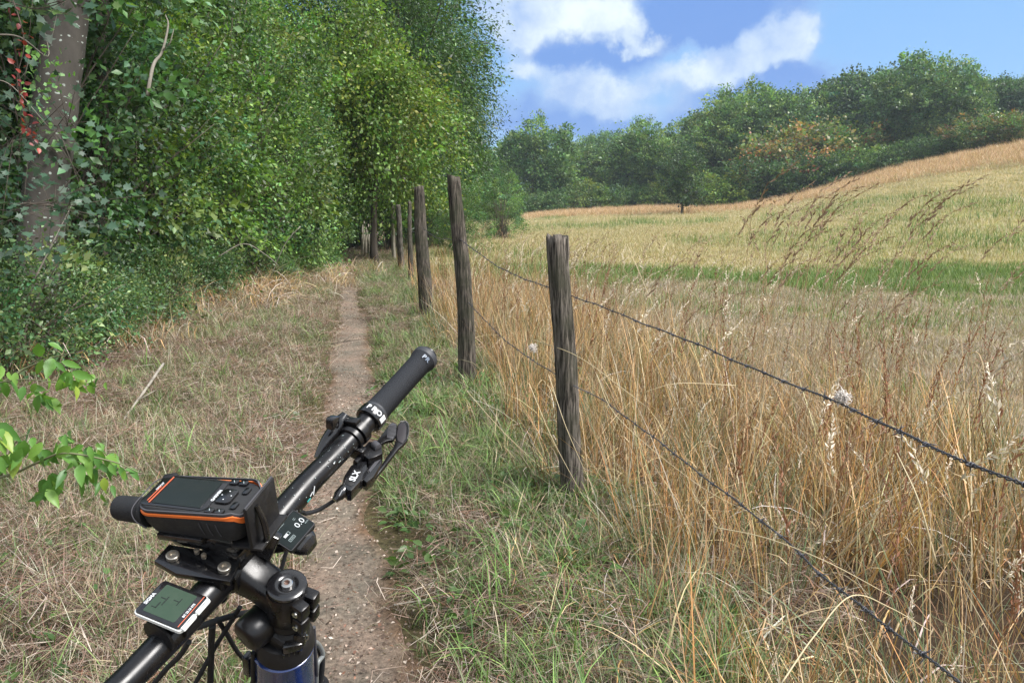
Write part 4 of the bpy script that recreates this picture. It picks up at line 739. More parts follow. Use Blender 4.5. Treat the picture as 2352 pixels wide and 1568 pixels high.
def box(c, d, R=None, bev=.001, segs=2):
    bm = bmesh.new(); bmesh.ops.create_cube(bm, size=1)
    for v in bm.verts: v.co = Vector((v.co.x*d[0], v.co.y*d[1], v.co.z*d[2]))
    if bev: bmesh.ops.bevel(bm, geom=list(bm.edges), offset=bev, segments=segs, profile=.5, affect='EDGES')
    M_ = Matrix.Translation(Vector([float(q) for q in c])) @ (R.to_4x4() if R is not None else Matrix.Identity(4)); bmesh.ops.transform(bm, matrix=M_, verts=bm.verts); return bm
def merge(*bms):
    out = bmesh.new()
    for b in bms:
        me = bpy.data.meshes.new('t'); b.to_mesh(me); b.free(); out.from_mesh(me); bpy.data.meshes.remove(me)
    return out
def lathe(prof, origin=(0,0,0), axis=(0,0,1), n=32, ref=None):
    """profile of (along axis, radius)"""
    A = unit(np.array(axis, float)); r = np.array(ref if ref is not None else ((1,0,0) if abs(A[0]) < .9 else (0,1,0)), float); U_ = unit(r - A*r.dot(A)); V_ = np.cross(A, U_); bm = bmesh.new(); rings = []
    for z, rad in prof: rings.append([bm.verts.new(Vector(np.array(origin)+A*z+rad*(math.cos(t)*U_+math.sin(t)*V_))) for t in np.arange(n)*2*PI/n])
    for a, b in zip(rings, rings[1:]):
        for i in range(n): bm.faces.new((a[i], a[(i+1) % n], b[(i+1) % n], b[i]))
    bm.faces.new(rings[0][::-1]); bm.faces.new(rings[-1]); return bm
def tubebm(P, R, sides=16, sm=6):
    P = smoothpath(P, sm) if sm else np.asarray(P)
    if np.ndim(R): R = np.interp(np.linspace(0, 1, len(P)), np.linspace(0, 1, len(R)), R)
    V, T = tube_arrays(P, R, sides); bm = bmesh.new(); vs = [bm.verts.new(v) for v in V]
    for t in T: bm.faces.new([vs[i] for i in t])
    return bm
def prism(pts, thick, bev=.0012):
    """pts: 3-D outline (local); extruded down its own z"""
    bm = bmesh.new(); top = [bm.verts.new(Vector(p)) for p in pts]; f = bm.faces.new(top); r = bmesh.ops.extrude_face_region(bm, geom=[f])
    for v in r['geom']:
        if isinstance(v, bmesh.types.BMVert): v.co.z -= thick
    if bev: bmesh.ops.bevel(bm, geom=[e for e in bm.edges if len(e.link_faces) == 2 and e.calc_face_angle(0) > .5], offset=bev, segments=2, profile=.5, affect='EDGES')
    return bm
def loft(secs, n=28, p=.55):
    """secs: (x, y, z centre, half-width along y, half-height along z) or frames; superellipse sections along x"""
    bm = bmesh.new(); rings = []
    for (x, y, z, a, b) in secs:
        th = np.arange(n)*2*PI/n; rings.append([bm.verts.new((x, y + a*np.sign(math.cos(t))*abs(math.cos(t))**p, z + b*np.sign(math.sin(t))*abs(math.sin(t))**p)) for t in th])
    for a, b in zip(rings, rings[1:]):
        for i in range(n): bm.faces.new((a[i], a[(i+1) % n], b[(i+1) % n], b[i]))
    bm.faces.new(rings[0][::-1]); bm.faces.new(rings[-1]); return bm
def text(name, s, size, loc, R, mat, parent, extr=.0002, align='CENTER', bold=0.0):
    cu = bpy.data.curves.new(name, 'FONT'); cu.body = s; cu.size = size; cu.extrude = extr; cu.align_x = align; cu.align_y = 'CENTER'; cu.offset = bold; cu.resolution_u = 3
    o = bpy.data.objects.new(name, cu); dg = None; COL.objects.link(o); bpy.context.view_layer.update(); me = bpy.data.meshes.new_from_object(o.evaluated_get(bpy.context.evaluated_depsgraph_get())); bpy.data.objects.remove(o); me.name = name
    M_ = Matrix.Translation(Vector([float(v) for v in loc])) @ R.to_4x4(); me.transform(M_); return link(name, me, parent, mat)

K_satin = simple('satin_black_alloy', (.004,.004,.005), .30, .0, .42, noise=.05, bscale=60)
K_gloss = simple('gloss_black', (.006,.006,.007), .13, 0, .55, .3); K_rubber = simple('black_rubber', (.012,.013,.015), .62, 0, .35, bump=.4, bscale=900)
K_plastic = simple('black_plastic', (.006,.006,.007), .42, 0, .4, bump=.15, bscale=700); K_dark = simple('charcoal_rubber', (.016,.017,.019), .55, 0, .35, bump=.3, bscale=900)
K_grey = simple('grey_rubber', (.045,.045,.052), .5); K_steel = simple('bolt_steel', (.55,.54,.52), .28, 1); K_orange = simple('orange_plastic', (.75,.16,.025), .42)
K_blue = simple('deep_blue_lacquer', (.004,.020,.10), .14, .2, .6, .8); K_white = simple('white_plastic', (.78,.80,.78), .35); K_mark = simple('white_print', (.55,.57,.58), .5)
K_screen = simple('dark_screen_glass', (.008,.012,.011), .08, 0, .35); K_lcd = simple('green_lcd', (.022,.045,.026), .28, 0, .5); K_lcdseg = simple('lcd_segment', (.008,.012,.009), .3)
K_dim = simple('dim_print', (.30,.36,.36), .5); K_red = simple('red_orange_trim', (.50,.11,.05), .45); K_gum = simple('knurled_steel', (.42,.38,.32), .35, .9); K_gripmark = simple('grip_mark', (.12,.15,.20), .4); K_teal = simple('teal_paint', (.05,.35,.32), .4)
for _m, _a in ((K_satin,.10),(K_gloss,.10),(K_rubber,.22),(K_plastic,.16),(K_dark,.2),(K_screen,.10),(K_blue,.08),(K_lcd,.12),(K_orange,.10),(K_grey,.15)): dusty(_m, _a)
gz = float(height(np.array([BO[0]]), np.array([BO[1]]))[0])
base_local = (0.10, 0, -1.13)
bike = bpy.data.objects.new('bicycle', None); COL.objects.link(bike)
Mw = Matrix.Identity(4)
for i in range(3):
    for j in range(3): Mw[i][j] = float(BB[j][i])
base_w = BO + BB.T@np.array(base_local); Mw.translation = Vector(base_w); bike.matrix_world = Mw
tag(bike, 'black and deep blue mountain bicycle leaning in from the lower left beside the path', 'bicycle')
SH = -Vector(base_local)
def part(name, bm, mat, parent=None, **k):
    me = bm if isinstance(bm, bpy.types.Mesh) else bm_mesh(name, bm, mat, **k); o = link(name, me, parent or bike)
    if parent is None: o.location = SH
    return o
# handlebar
right = [(.062,0,-.007),(.0628,-.05,-.002),(.0660,-.112,.0055),(.0657,-.176,.0110),(.0647,-.24,.0212),(.0624,-.372,.0445)]
left_ = [(.062,0,-.007),(.0615,.05,-.011),(.0600,.100,-.0165),(.0600,.17,-.018),(.0647,.24,-.004),(.0624,.372,.0225)]; barP = left_[::-1] + right[1:]
bar = part('handlebar', tubebm(barP, [.0125,.0125,.0128,.0132,.0150,.0160,.0160,.0160,.0148,.0138,.0135,.0130,.0130], 28, 8), K_satin)
barQ = smoothpath(right, 10)
def bar_at(s): return np.array([np.interp(s, -barQ[:, 1], barQ[:, k]) for k in range(3)])
def bar_dir(s): return unit(bar_at(s+.004)-bar_at(s-.004))
def on_bar(s, ang, w, h_, m, nm='paint_scratch', yaw=0.0):
    o = bar_at(s); d = bar_dir(s); v = unit(BB@(np.array([0,0,CAMZ])-BO)-o); v = unit(v-d*v.dot(d)); q = np.cross(d, v); n_ = unit(v*math.cos(ang)+q*math.sin(ang)); y_ = np.cross(n_, d); R = Matrix(((d[0],y_[0],n_[0]),(d[1],y_[1],n_[1]),(d[2],y_[2],n_[2]))) @ Euler((0,0,yaw)).to_matrix()
    x = part(nm, box(o+n_*BR(s), (h_, w, .0005), R, 0), m, bar, smooth=False); x.location = (0,0,0)
BR = lambda s: float(np.interp(s, [0,.06,.12,.2,.3], [.0160,.0160,.0153,.0139,.0134]))
_r = np.random.default_rng(77)
on_bar(.108, .75, .0012, .010, K_mark, yaw=.9); on_bar(.103, .80, .0010, .006, K_mark, yaw=.3); on_bar(.097, 1.05, .0022, .006, K_teal); on_bar(.150, .35, .0013, .0022, K_mark); on_bar(.163, .55, .0008, .003, K_grey); on_bar(.158, .62, .0008, .004, K_dim)
for _ in range(34): on_bar(_r.uniform(.06, .19), _r.uniform(-.9, 1.0), _r.uniform(.0003, .0008), _r.uniform(.0004, .0013), K_dim, 'dust_speck', _r.random()*3)
def grip(sgn, name):
    prof = []; a, b = .246, .366; L_ = b-a
    for i in range(150):
        z = L_*i/149; ridge = .00035*(1 if i % 2 else -1)*(1 if .004 < z < L_-.006 else 0); rad = .0158 + .0022*math.exp(-z/.004) + .0006*math.sin(z/L_*PI)*-1 + (.0024*sstep(L_-.02, L_-.004, z)); prof.append((z, float(rad+ridge)))
    prof += [(L_+.002, prof[-1][1]-.0006), (L_+.0035, .012), (L_+.003, .006)]; o = bar_at(a); d = unit(bar_at(b)-o); o, d = (o, d) if sgn > 0 else (np.array([.0647,.246,-.003]), unit(np.array([-.002,.13,.0265]))); g_ = part('grip', lathe(prof, o, d, 40), simple('grip_rubber', (.028,.030,.035), .55, 0, .5))
    cs = lathe([(-.0155,.0155),(-.0145,.0178),(-.0125,.0186),(-.002,.0186),(0,.0180),(.0002,.0150)], o, d, 36); part('collar', cs, K_gloss, g_)
    return g_, o, d
g1, go, gd = grip(1, 'grip'); grip(-1, 'grip')
# marks on collar and grip end, wrapped to face the rider
camL = BB@(np.array([0,0,CAMZ])-BO)
def facing(o, d, tilt=0.0):
    v = unit(camL-o); v = unit(v - d*v.dot(d)); w_ = np.cross(d, v); v = unit(v*math.cos(tilt)+w_*math.sin(tilt)); x = d; z = v; y = np.cross(z, x); return v, Matrix(((x[0],y[0],z[0]),(x[1],y[1],z[1]),(x[2],y[2],z[2])))
for k, ch in enumerate('PRO'):
    o = go - gd*.007; v, R = facing(o, gd, (-.62+.42*k)); R2 = R @ Euler((0, 0, -PI/2)).to_matrix(); text('lettering', ch, .0095, o+v*.0188, R2, K_mark, g1, bold=.0003)
for k in (0, 1): o = go - gd*.007; v, R = facing(o, gd, .62+.22*k); part('collar_mark', box(o+v*.0187, (.010,.0032,.0006), R, 0), K_mark, g1, smooth=False); g1.children[-1].location = (0,0,0)
for k, ch in enumerate('PR'):
    o = go + gd*.106; v, R = facing(o, gd, -.10+.34*k); text('lettering', ch, .0095, o+v*.0176, R @ Euler((0, 0, -PI/2)).to_matrix(), K_gripmark, g1, bold=.0003)
# stem, top cap, clamp
stem = part('stem', merge(loft([(-.016,0,-.026,.015,.016),(0,0,-.026,.0195,.0195),(.018,0,-.023,.0185,.0175),(.034,0,-.019,.0185,.017),(.046,0,-.013,.0225,.019),(.058,0,-.008,.0245,.0205)], 32, .6), lathe([(-.0245,.017),(-.0235,.0205),(.0235,.0205),(.0245,.017)], (.062,0,-.007), (0,1,0), 36), lathe([(-.048,.019),(-.046,.0205),(-.008,.0205),(-.006,.0192)], (0,0,0), (0,0,1), 40)), K_satin, angle=.7)
for y in (-.0075, .0075):
    for z, h_ in ((-.0155,.017), (-.0365,.018)): part('clamp_ear', box((-.0215, y*1.05, z), (.018,.0128,h_), Euler((0,0,-y*16)).to_matrix(), .0025), K_satin, stem)
for z in (-.0155, -.0365): part('bolt', lathe([(0,.0032),(.002,.0032),(.002,.0016),(.0006,.0014)], (-.0225,.0145,z), (0,1,0), 16), K_steel, stem)
for q in stem.children: q.location = (0, 0, 0)
fpl = part('faceplate', merge(*[box((.081, y, z), (.010,.016,.016), None, .003) for y in (-.016,.016) for z in (.006,-.022)], lathe([(-.0245,.0190),(-.0235,.0216),(.0235,.0216),(.0245,.0190)], (.0635,0,-.007), (0,1,0), 32)), K_satin)
cap = part('top_cap', lathe([(-.0065,.0185),(-.004,.0196),(-.0012,.0194),(0,.0178),(.0003,.012),(-.0004,.009),(-.0016,.0078)], (0,0,0), (0,0,1), 48), K_gloss)
part('bolt', lathe([(-.002,.0058),(.0016,.0058),(.0024,.0050),(.0024,.0030),(-.001,.0028)], (0,0,0), (0,0,1), 24), K_steel, cap); part('bolt_socket', lathe([(-.0016,.0029),(-.0008,.0029)], (0,0,0), (0,0,1), 6), simple('rusty_socket', (.10,.045,.03), .7), cap)
for q in cap.children: q.location = (0,0,0)
part('spacer', merge(lathe([(-.058,.0185),(-.057,.0192),(-.050,.0192),(-.0485,.0185)], n=36), lathe([(-.086,.0205),(-.085,.0225),(-.062,.0215),(-.059,.0185)], n=36)), K_plastic)
hs = part('headset', lathe([(-.100,.0295),(-.0995,.0312),(-.088,.0305),(-.079,.0268),(-.078,.022)], (.004,.002,0), n=48), K_plastic)
part('band_clamp', merge(box((-.016,.0135,-.072), (.020,.012,.012), Euler((0,0,.8)).to_matrix(), .002), box((-.019,.004,-.066), (.012,.016,.014), Euler((.2,0,.5)).to_matrix(), .002), *[box((-.0205+.0035*k,.0085+.0042*k,-.081), (.0018,.010,.007), Euler((0,0,.85)).to_matrix(), .0003) for k in range(4)]), K_gloss)
part('bolt', lathe([(0,.0034),(.003,.0034),(.003,.0018),(.001,.0016)], (-.0235,.003,-.066), (-1,.35,.25), 16), K_steel)
ht = part('head_tube', lathe([(-.262,.031),(-.26,.0335),(-.225,.0335),(-.15,.0318),(-.108,.0316),(-.102,.0322),(-.1005,.0300)], (.005,.003,0), n=56), K_blue)
# bell on the left of the spacers
bc = loc_plane(*c4(425, 850), 2, -.058); bell = part('bell', lathe([(-.018,.0125),(-.0165,.0165),(-.010,.0188),(.006,.0190),(.0135,.0178),(.0165,.0150),(.0178,.010),(.018,.003)], bc, (.15,1,-.10), 40), K_satin)
part('bell_band', tubebm([bc+[-.004,-.017,.0], (bc*.5+np.array([0,.012,-.066])*.5), (-.010,.017,-.068)], .006, 10), K_plastic)
part('bell_ring', lathe([(-.0112,.0189),(-.0112,.0193),(-.0095,.0193),(-.0095,.0189)], bc, (.15,1,-.10), 40), K_steel if False else K_plastic)
# frame, fork and front wheel
fs = lambda x, y, z: np.array([x, y, z])
part('frame', merge(tubebm([(-.0,0,-.225), (-.16,0,-.29), (-.60,0,-.46)], [.027,.022,.019], 24), tubebm([(-.012,0,-.235), (-.16,0,-.36), (-.48,0,-.78)], [.033,.031,.028], 24)), K_blue)
part('fork_crown', merge(box((.006,0,-.285), (.050,.135,.034), None, .012), lathe([(-.30,.02),(-.262,.0245)], n=24)), K_satin)
for s in (-1, 1): part('fork_leg', merge(tubebm([(.01,s*.058,-.27),(.02,s*.058,-.50)], .0165, 20, 0), tubebm([(.02,s*.06,-.46),(.038,s*.06,-.80)], [.022,.019], 20, 0)), K_satin if s else K_satin)
wc = np.array([.048,0,-.80]); R_w = .345
wheel = part('front_wheel', lathe([(-.05,.012),(-.045,.018),(-.03,.014),(.03,.014),(.045,.018),(.05,.012)], wc, (0,1,0), 20), K_satin)
th = np.linspace(0, 2*PI, 73)
def ring(r, rad, z=0): return tubebm(np.stack([wc[0]+r*np.cos(th), np.full(73, z), wc[2]+r*np.sin(th)], -1), rad, 12, 0)
part('tyre', ring(R_w, .027), K_rubber, wheel); part('rim', ring(R_w-.033, .0115), K_satin, wheel)
for k in range(28):
    a = k*2*PI/28; s = (-1)**k; part('spoke', tubebm([wc+[.014*math.cos(a+1.2*s),.03*s,.014*math.sin(a+1.2*s)], wc+[(R_w-.036)*math.cos(a),0,(R_w-.036)*math.sin(a)]], .001, 4, 0), K_steel, wheel)
for q in wheel.children: q.location = (0,0,0)
# brake lever and its reservoir, on the front side of the bar
bp = [loc_plane(*c2(x, y), 0, v) for x, y, v in ((540,700,.086),(470,800,.088),(380,920,.088),(300,1060,.086))]
brake = part('brake_lever', merge(tubebm(bp, [.0052,.0090,.0092,.0080,.0062,.0040], 18), box(loc_plane(*c2(430,770), 0, .083), (.012,.014,.016), Euler((.3,.2,0)).to_matrix(), .003)), K_gloss)
lv = bp[0]; part('lever_blade', tubebm([lv+[.004,.004,-.020], lv+[.006,-.020,-.040], lv+[.004,-.070,-.052], lv+[.000,-.095,-.050]], [.004,.005,.005,.004], 10), K_satin, brake)
for s, w_, r_ in ((.211,.010,.0172), (.199,.006,.0165)):
    part('bar_clamp', lathe([(-w_/2-.001,.0145),(-w_/2,r_),(w_/2,r_),(w_/2+.001,.0145)], bar_at(s), bar_dir(s), 32), K_satin, brake)
part('clamp_block', box(bar_at(.208)+[.006,0,.0165], (.018,.011,.006), Euler((0,.3,0)).to_matrix(), .0015), K_satin, brake); part('clamp_bolt', lathe([(0,.003),(.003,.003),(.003,.0015)], bar_at(.205)+[.022,0,.004], (.9,0,.5), 12), K_steel, brake)
for q in brake.children: q.location = (0,0,0)
# gear shifter under the bar
def tr5(pts, z): return [loc_plane(*c5(x, y), 2, z) for x, y in pts]
ZS = -.004
shf = part('gear_shifter', merge(prism(tr5([(240,1060),(455,795),(560,800),(645,870),(655,965),(560,1010),(455,1045),(385,995),(300,1095)], ZS+.004), .020, .002), box(bar_at(.196)+[-.012,0,-.014], (.020,.012,.018), None, .003)), K_satin)
part('housing', prism(tr5([(80,1390),(110,1270),(200,1130),(280,1082),(435,1062),(440,1180),(385,1262),(372,1325),(220,1488),(160,1480)], ZS), .019, .003), K_gloss, shf)
part('lower_housing', prism(tr5([(400,1190),(590,1000),(640,1040),(640,1105),(530,1290),(430,1372),(372,1330)], ZS-.005), .016, .002), K_gloss, shf)
part('cover_plate', prism(tr5([(455,1200),(595,1020),(630,1045),(480,1230)], ZS-.0046), .0006, 0), K_grey, shf, smooth=False)
part('logo_plate', prism(tr5([(130,1395),(245,1170),(375,1200),(370,1240),(215,1425)], ZS+.0006), .0012, .0002), K_plastic, shf)
xa, xb = loc_plane(*c5(205, 1380), 2, ZS+.002), loc_plane(*c5(320, 1190), 2, ZS+.002); dx = unit(xb-xa); R = Matrix(((dx[0], -dx[1], 0), (dx[1], dx[0], 0), (0, 0, 1))); text('lettering', 'SLX', .0105, (xa+xb)/2, R, K_mark, shf, .0002, bold=.0003)
p2 = part('lever_paddle', prism(tr5([(862,560),(910,515),(972,510),(1020,560),(1026,680),(1000,780),(930,850),(870,900),(700,1120),(540,1320),(440,1370),(470,1290),(600,1180),(700,1030),(800,880),(835,780),(840,650)], ZS-.012), .006, .0016), K_satin, shf)
p1 = part('lever_paddle', prism(tr5([(560,800),(640,700),(740,560),(800,528),(856,560),(843,710),(800,772),(700,792),(640,832)], ZS-.008), .006, .0016), K_satin, shf)
part('grip_pad', prism(tr5([(735,572),(790,535),(846,562),(838,700),(790,760),(712,745),(722,620)], ZS-.0072), .0015, .0004), K_grey, shf); part('grip_pad', prism(tr5([(872,575),(920,538),(968,548),(988,600),(978,760),(930,826),(862,790),(848,715)], ZS-.0112), .0015, .0004), simple('dark_pad', (.02,.017,.02), .6), shf)
part('pad_edge', tubebm(tr5([(900,520),(970,516),(1012,560),(1018,680),(996,770)], ZS-.0122), .0008, 6), K_steel, shf)
for k in range(9):
    a, b = tr5([(730-k*1, 590+k*18), (842, 575+k*18)], ZS-.0070); part('grip_rib', tubebm([a, b], .0004, 4, 0), K_plastic, shf, smooth=False)
part('cable_boot', merge(lathe([(0,.0052),(.003,.0068),(.014,.0068),(.018,.0045),(.021,.0038)], loc_plane(*c2(545,1295), 2, ZS-.006), unit(loc_plane(*c2(450,1400), 2, ZS-.012)-loc_plane(*c2(545,1295), 2, ZS-.006)), 20)), K_gloss, shf)
part('barrel_mark', box(loc_plane(*c2(497,1345), 2, ZS-.000), (.0012,.010,.0006), Euler((0,0,.25)).to_matrix(), 0), K_steel, shf, smooth=False)
part('adjuster', lathe([(-.005,.0042),(-.0045,.0052),(.0045,.0052),(.005,.0042)], loc_plane(*c5(560, 860), 2, ZS+.006), loc_plane(*c5(620,920), 2, ZS)-loc_plane(*c5(500,820), 2, ZS), 16), K_grey, shf)
for q in shf.children: q.location = (0,0,0)
# cables
def cable(pts, r=.0025, mat=None): return part('cable', tubebm([loc_depth(*p) for p in pts], r, 12, 10), mat or K_rubber)
e0 = c2(455, 1395); cable([(e0[0], e0[1], .905), (*c2(390,1440), .90), (*c2(300,1490), .885), (*c2(215,1512), .87), (*c1(1300,500), .86), (640, 1330, .88), (625, 1420, .88), (600, 1500, .90), (585, 1640, .95)])
cable([(*c1(660,1205), .76), (*c1(820,1150), .79), (*c1(980,1112), .83), (*c1(1060,1120), .86)], .0033)
cable([(*c1(930,1075), .80), (*c1(860,1190), .81), (*c1(760,1350), .82), (*c1(640,1570), .83), (*c1(560,1700), .84)], .0026)
cable([(*c1(780,1150), .80), (*c1(840,1240), .82), (*c1(900,1345), .85), (*c1(960,1420), .88)], .0026)
cable([(*c1(752,1195), .78), (*c1(745,1300), .80), (*c1(742,1450), .83), (*c1(735,1640), .86)], .0036)
cable([(*c1(350,1600), .84), (*c1(450,1480), .82), (*c1(540,1390), .80), (*c1(600,1300), .78)], .003)
cable([(*c4(1120,1050), .83), (*c4(1195,1060), .85), (*c4(1262,1200), .87), (*c4(1190,1330), .86), (*c4(1175,1600), .88)], .0028, simple('grey_cable', (.16,.17,.17), .35)); cable([(*c4(1150,1100), .86), (*c4(1230,1150), .88), (*c4(1248,1320), .90), (*c4(1220,1620), .92)], .0040)
cable([(*c4(1145,850), .81), (*c4(1160,1100), .83), (*c4(1180,1400), .86), (*c4(1190,1620), .89)], .0022, K_grey)
part('cable_clip', box(loc_depth(*c4(320,1320), .84), (.010,.012,.034), None, .002), K_gloss)
part('head_badge', tubebm([loc_plane(*c4(x, y), 1, .031) for x, y in ((372,1180),(372,1560))], .0025, 8, 0), K_plastic)
# bracket that carries the satellite receiver
kb = [loc_plane(*c1(500,775), 2, .012), loc_plane(*c1(832,850), 2, .012)]
br = part('device_bracket', merge(prism([kb[0]+[.012,.012,.004], kb[0]+[-.016,.012,.004], kb[1]+[-.014,.008,.004], kb[1]+[-.006,-.014,.004], kb[1]+[.020,-.012,.004], kb[0]+[.016,-.010,.004]], .007, .001),
    box((.088,.002,.026), (.060,.030,.010), Euler((0,.24,.2)).to_matrix(), .002), box((.070,.008,.014), (.050,.014,.016), Euler((0,.1,.1)).to_matrix(), .002), box((.106,.012,.034), (.052,.046,.008), Euler((0,.24,.2)).to_matrix(), .002),
    box((.088,.004,.030), (.074,.040,.022), Euler((0,.22,.2)).to_matrix(), .004), box((.068,.0,.016), (.046,.038,.022), Euler((0,.1,.1)).to_matrix(), .003),
    box((.040,-.016,.020), (.024,.010,.034), Euler((.1,-.3,.3)).to_matrix(), .002), box((.060,-.026,.008), (.016,.022,.020), None, .003), box((.062,.034,-.004), (.030,.012,.040), None, .004), box((.064,-.034,-.004), (.030,.010,.038), None, .004)), K_gloss)
for q in kb + [loc_plane(*c1(655,745), 2, .02), loc_plane(*c1(700,775), 2, .02)]:
    big = q[2] < .015; r_ = .0062 if big else .0026; part('knurled_bolt' if big else 'screw', lathe([(.004,r_*.9),(.0045,r_),(.0085,r_),(.0092,r_*.85),(.0092,r_*.5),(.007,r_*.45)], q, (0,0,1), 22), K_gum, br)
for q in br.children: q.location = (0,0,0)

# ------------------------------------------------------------------ devices mounted on it: things of their own
def frame_obj(name, c, F_, L_, label, cat, sc_=(1,1,1)):
    Fv, Lv = unit(np.array(F_, float)), np.array(L_, float); Uv = unit(np.cross(Fv, Lv)); Lv = np.cross(Uv, Fv); o = bpy.data.objects.new(name, None); COL.objects.link(o)
    Wd = [BB.T@v for v in (Fv, Lv, Uv)]; M_ = Matrix.Identity(4)
    for i in range(3):
        for j in range(3): M_[i][j] = float(Wd[j][i])
    M_.translation = Vector(BO + BB.T@np.array(c)); o.matrix_world = M_ @ Matrix.Diagonal((*sc_, 1)); return tag(o, label, cat)
RT = Euler((0, 0, -PI/2)).to_matrix()                   # text read by the rider
def rrect(hx, hy, r, n=6):
    out = []
    for sx, sy, a0 in ((1,1,0),(-1,1,PI/2),(-1,-1,PI),(1,-1,1.5*PI)):
        for k in range(n+1): a = a0 + PI/2*k/n; out.append((sx*(hx-r)+r*math.cos(a), sy*(hy-r)+r*math.sin(a)))
    return out
def stackrr(levels, n=6):
    """levels: (z, hx, hy, r, cx)"""
    bm = bmesh.new(); rings = []
    for z, hx, hy, r, cx in levels: rings.append([bm.verts.new((x+cx, y, z)) for x, y in rrect(hx, hy, r, n)])
    m = len(rings[0])
    for a, b in zip(rings, rings[1:]):
        for i in range(m): bm.faces.new((a[i], a[(i+1) % m], b[(i+1) % m], b[i]))
    bm.faces.new(rings[0]); bm.faces.new(rings[-1][::-1]); return bm
gps = frame_obj('satellite_receiver', (.100,.004,.0715), (.951,.201,-.234), (-.195,.979,.049), 'rugged handheld satellite receiver with orange trim and stub antenna, on the bracket above the bar', 'gps receiver', (1.12,1.09,1.22))
gp = lambda nm, bm, m, par=None, **k: part(nm, bm, m, par or gps, **k)
gp('casing', stackrr([(-.030,.040,.017,.012,.002),(-.027,.0475,.0215,.014,.001),(-.016,.0520,.0245,.015,0),(-.008,.0525,.0250,.015,0),(-.0025,.0515,.0242,.014,0),(-.0006,.0500,.0230,.013,0),(0,.0490,.0222,.0125,0)]), K_dark)
pts = rrect(.0529, .0254, .0154, 8); pts.append(pts[0]); path = []
for x, y in pts: path.append((x, y, -.0062 + .0046*float(sstep(-.014, -.022, x))*(1-float(sstep(-.045,-.052,x))*.6) - .003*float(sstep(-.045,-.0525,x))))
def band(path, h, th_):
    bm = bmesh.new(); A = []
    for (x, y, z) in path:
        n = unit(np.array([x*.35, y, 0])); hh = h*(1+1.3*float(sstep(-.035, -.05, x))); A.append([bm.verts.new((x+n[0]*a, y+n[1]*a, z+b*hh)) for a, b in ((-.001,-.5),(th_,-.4),(th_,.4),(-.001,.5))])
    for a, b in zip(A, A[1:]):
        for i in range(3): bm.faces.new((a[i], a[i+1], b[i+1], b[i]))
    return bm
gp('orange_trim', band(path, .0026, .0004), K_orange)
gp('grey_rim', band([(x*.985, y*.975, z+.0036) for x, y, z in path], .0018, .0004), K_grey)
gp('bezel', prism([(x+.016, y, .0007) for x, y in rrect(.0335, .0208, .007)], .001, .0003), K_gloss)
gp('screen', prism([(x+.013, y, .0012) for x, y in rrect(.0245, .0178, .001, 1)], .0006, 0), K_screen, smooth=False)
gp('trim_line', box((.0395,0,.0012), (.0011,.036,.0004), None, 0), K_red, smooth=False); gp('trim_line', box((.0425,.006,.0012), (.0007,.020,.0004), None, 0), K_red, smooth=False)
text('lettering', 'GPSMAP', .0030, (.0440,-.004,.0010), RT, K_mark, gps); text('lettering', 'GARMIN', .0040, (-.0165,0,.0011), RT, K_mark, gps, bold=.00012)
pad = gp('rocker_pad', prism([(x-.0270, y, .0024) for x, y in rrect(.0075, .0095, .004)], .0026, .0008), K_gloss)
for x, y in ((-.0225,0),(-.0315,0),(-.027,.0055),(-.027,-.0055)): part('pad_mark', lathe([(0,.0006),(.0003,.0006)], (x,y,.0024), (0,0,1), 8), K_mark, pad, smooth=False)
for s in (1, -1):
    for k in (0, 1):
        b_ = gp('button', prism([(x-.0225-.0095*k, y+s*.0195, .0022) for x, y in rrect(.0040, .0032, .002)], .003, .0006), K_gloss); part('button_mark', box((-.0225-.0095*k, s*.0195, .0022), (.0006,.003,.0003), Euler((0,0,.6)).to_matrix(), 0), K_dim, b_, smooth=False)
for y in (.010, -.010): gp('button', prism([(x-.0405, y_+y, .0018) for x, y_ in rrect(.0028, .0045, .002)], .002, .0005), K_gloss)
for k in range(3):
    for s in (1, -1): gp('side_rib', tubebm([(-.012-.008*k, s*.0252, -.008), (-.013-.008*k, s*.0252, -.015), (-.0135-.008*k, s*.0238, -.021)], .0005, 6), K_grey)
gp('antenna', lathe([(0,.0135),(.004,.0135),(.0045,.0120),(.012,.0112),(.030,.0108),(.034,.0100),(.0355,.006)], (.0480,.012,-.014), (1,0,0), 32), K_rubber)
gp('lanyard_loop', tubebm([(.044,.0262,-.020),(.0525,.0270,-.012),(.0555,.022,-.004),(.0545,.004,-.0005),(.0550,-.014,-.001),(.0530,-.022,-.006),(.046,-.0262,-.014)], .0005, 8), K_grey)
gp('lanyard_post', box((.046,-.020,-.004), (.014,.010,.010), Euler((0,0,.4)).to_matrix(), .003), K_plastic)
clip = gp('holder_clip', merge(box((-.0575,0,-.012), (.004,.046,.042), Euler((0,-.12,0)).to_matrix(), .0012), box((-.050,0,-.0315), (.030,.046,.003), None, .001)), K_plastic)
part('edge_highlight_lip', box((-.0600,0,.0092), (.0016,.045,.0012), None, .0004), K_grey, clip); part('latch', tubebm([(-.0625,.010,.004),(-.0655,.011,-.010),(-.0650,.012,-.026),(-.060,.012,-.034)], [.0022,.0028,.0028,.0022], 10), K_gloss, clip)

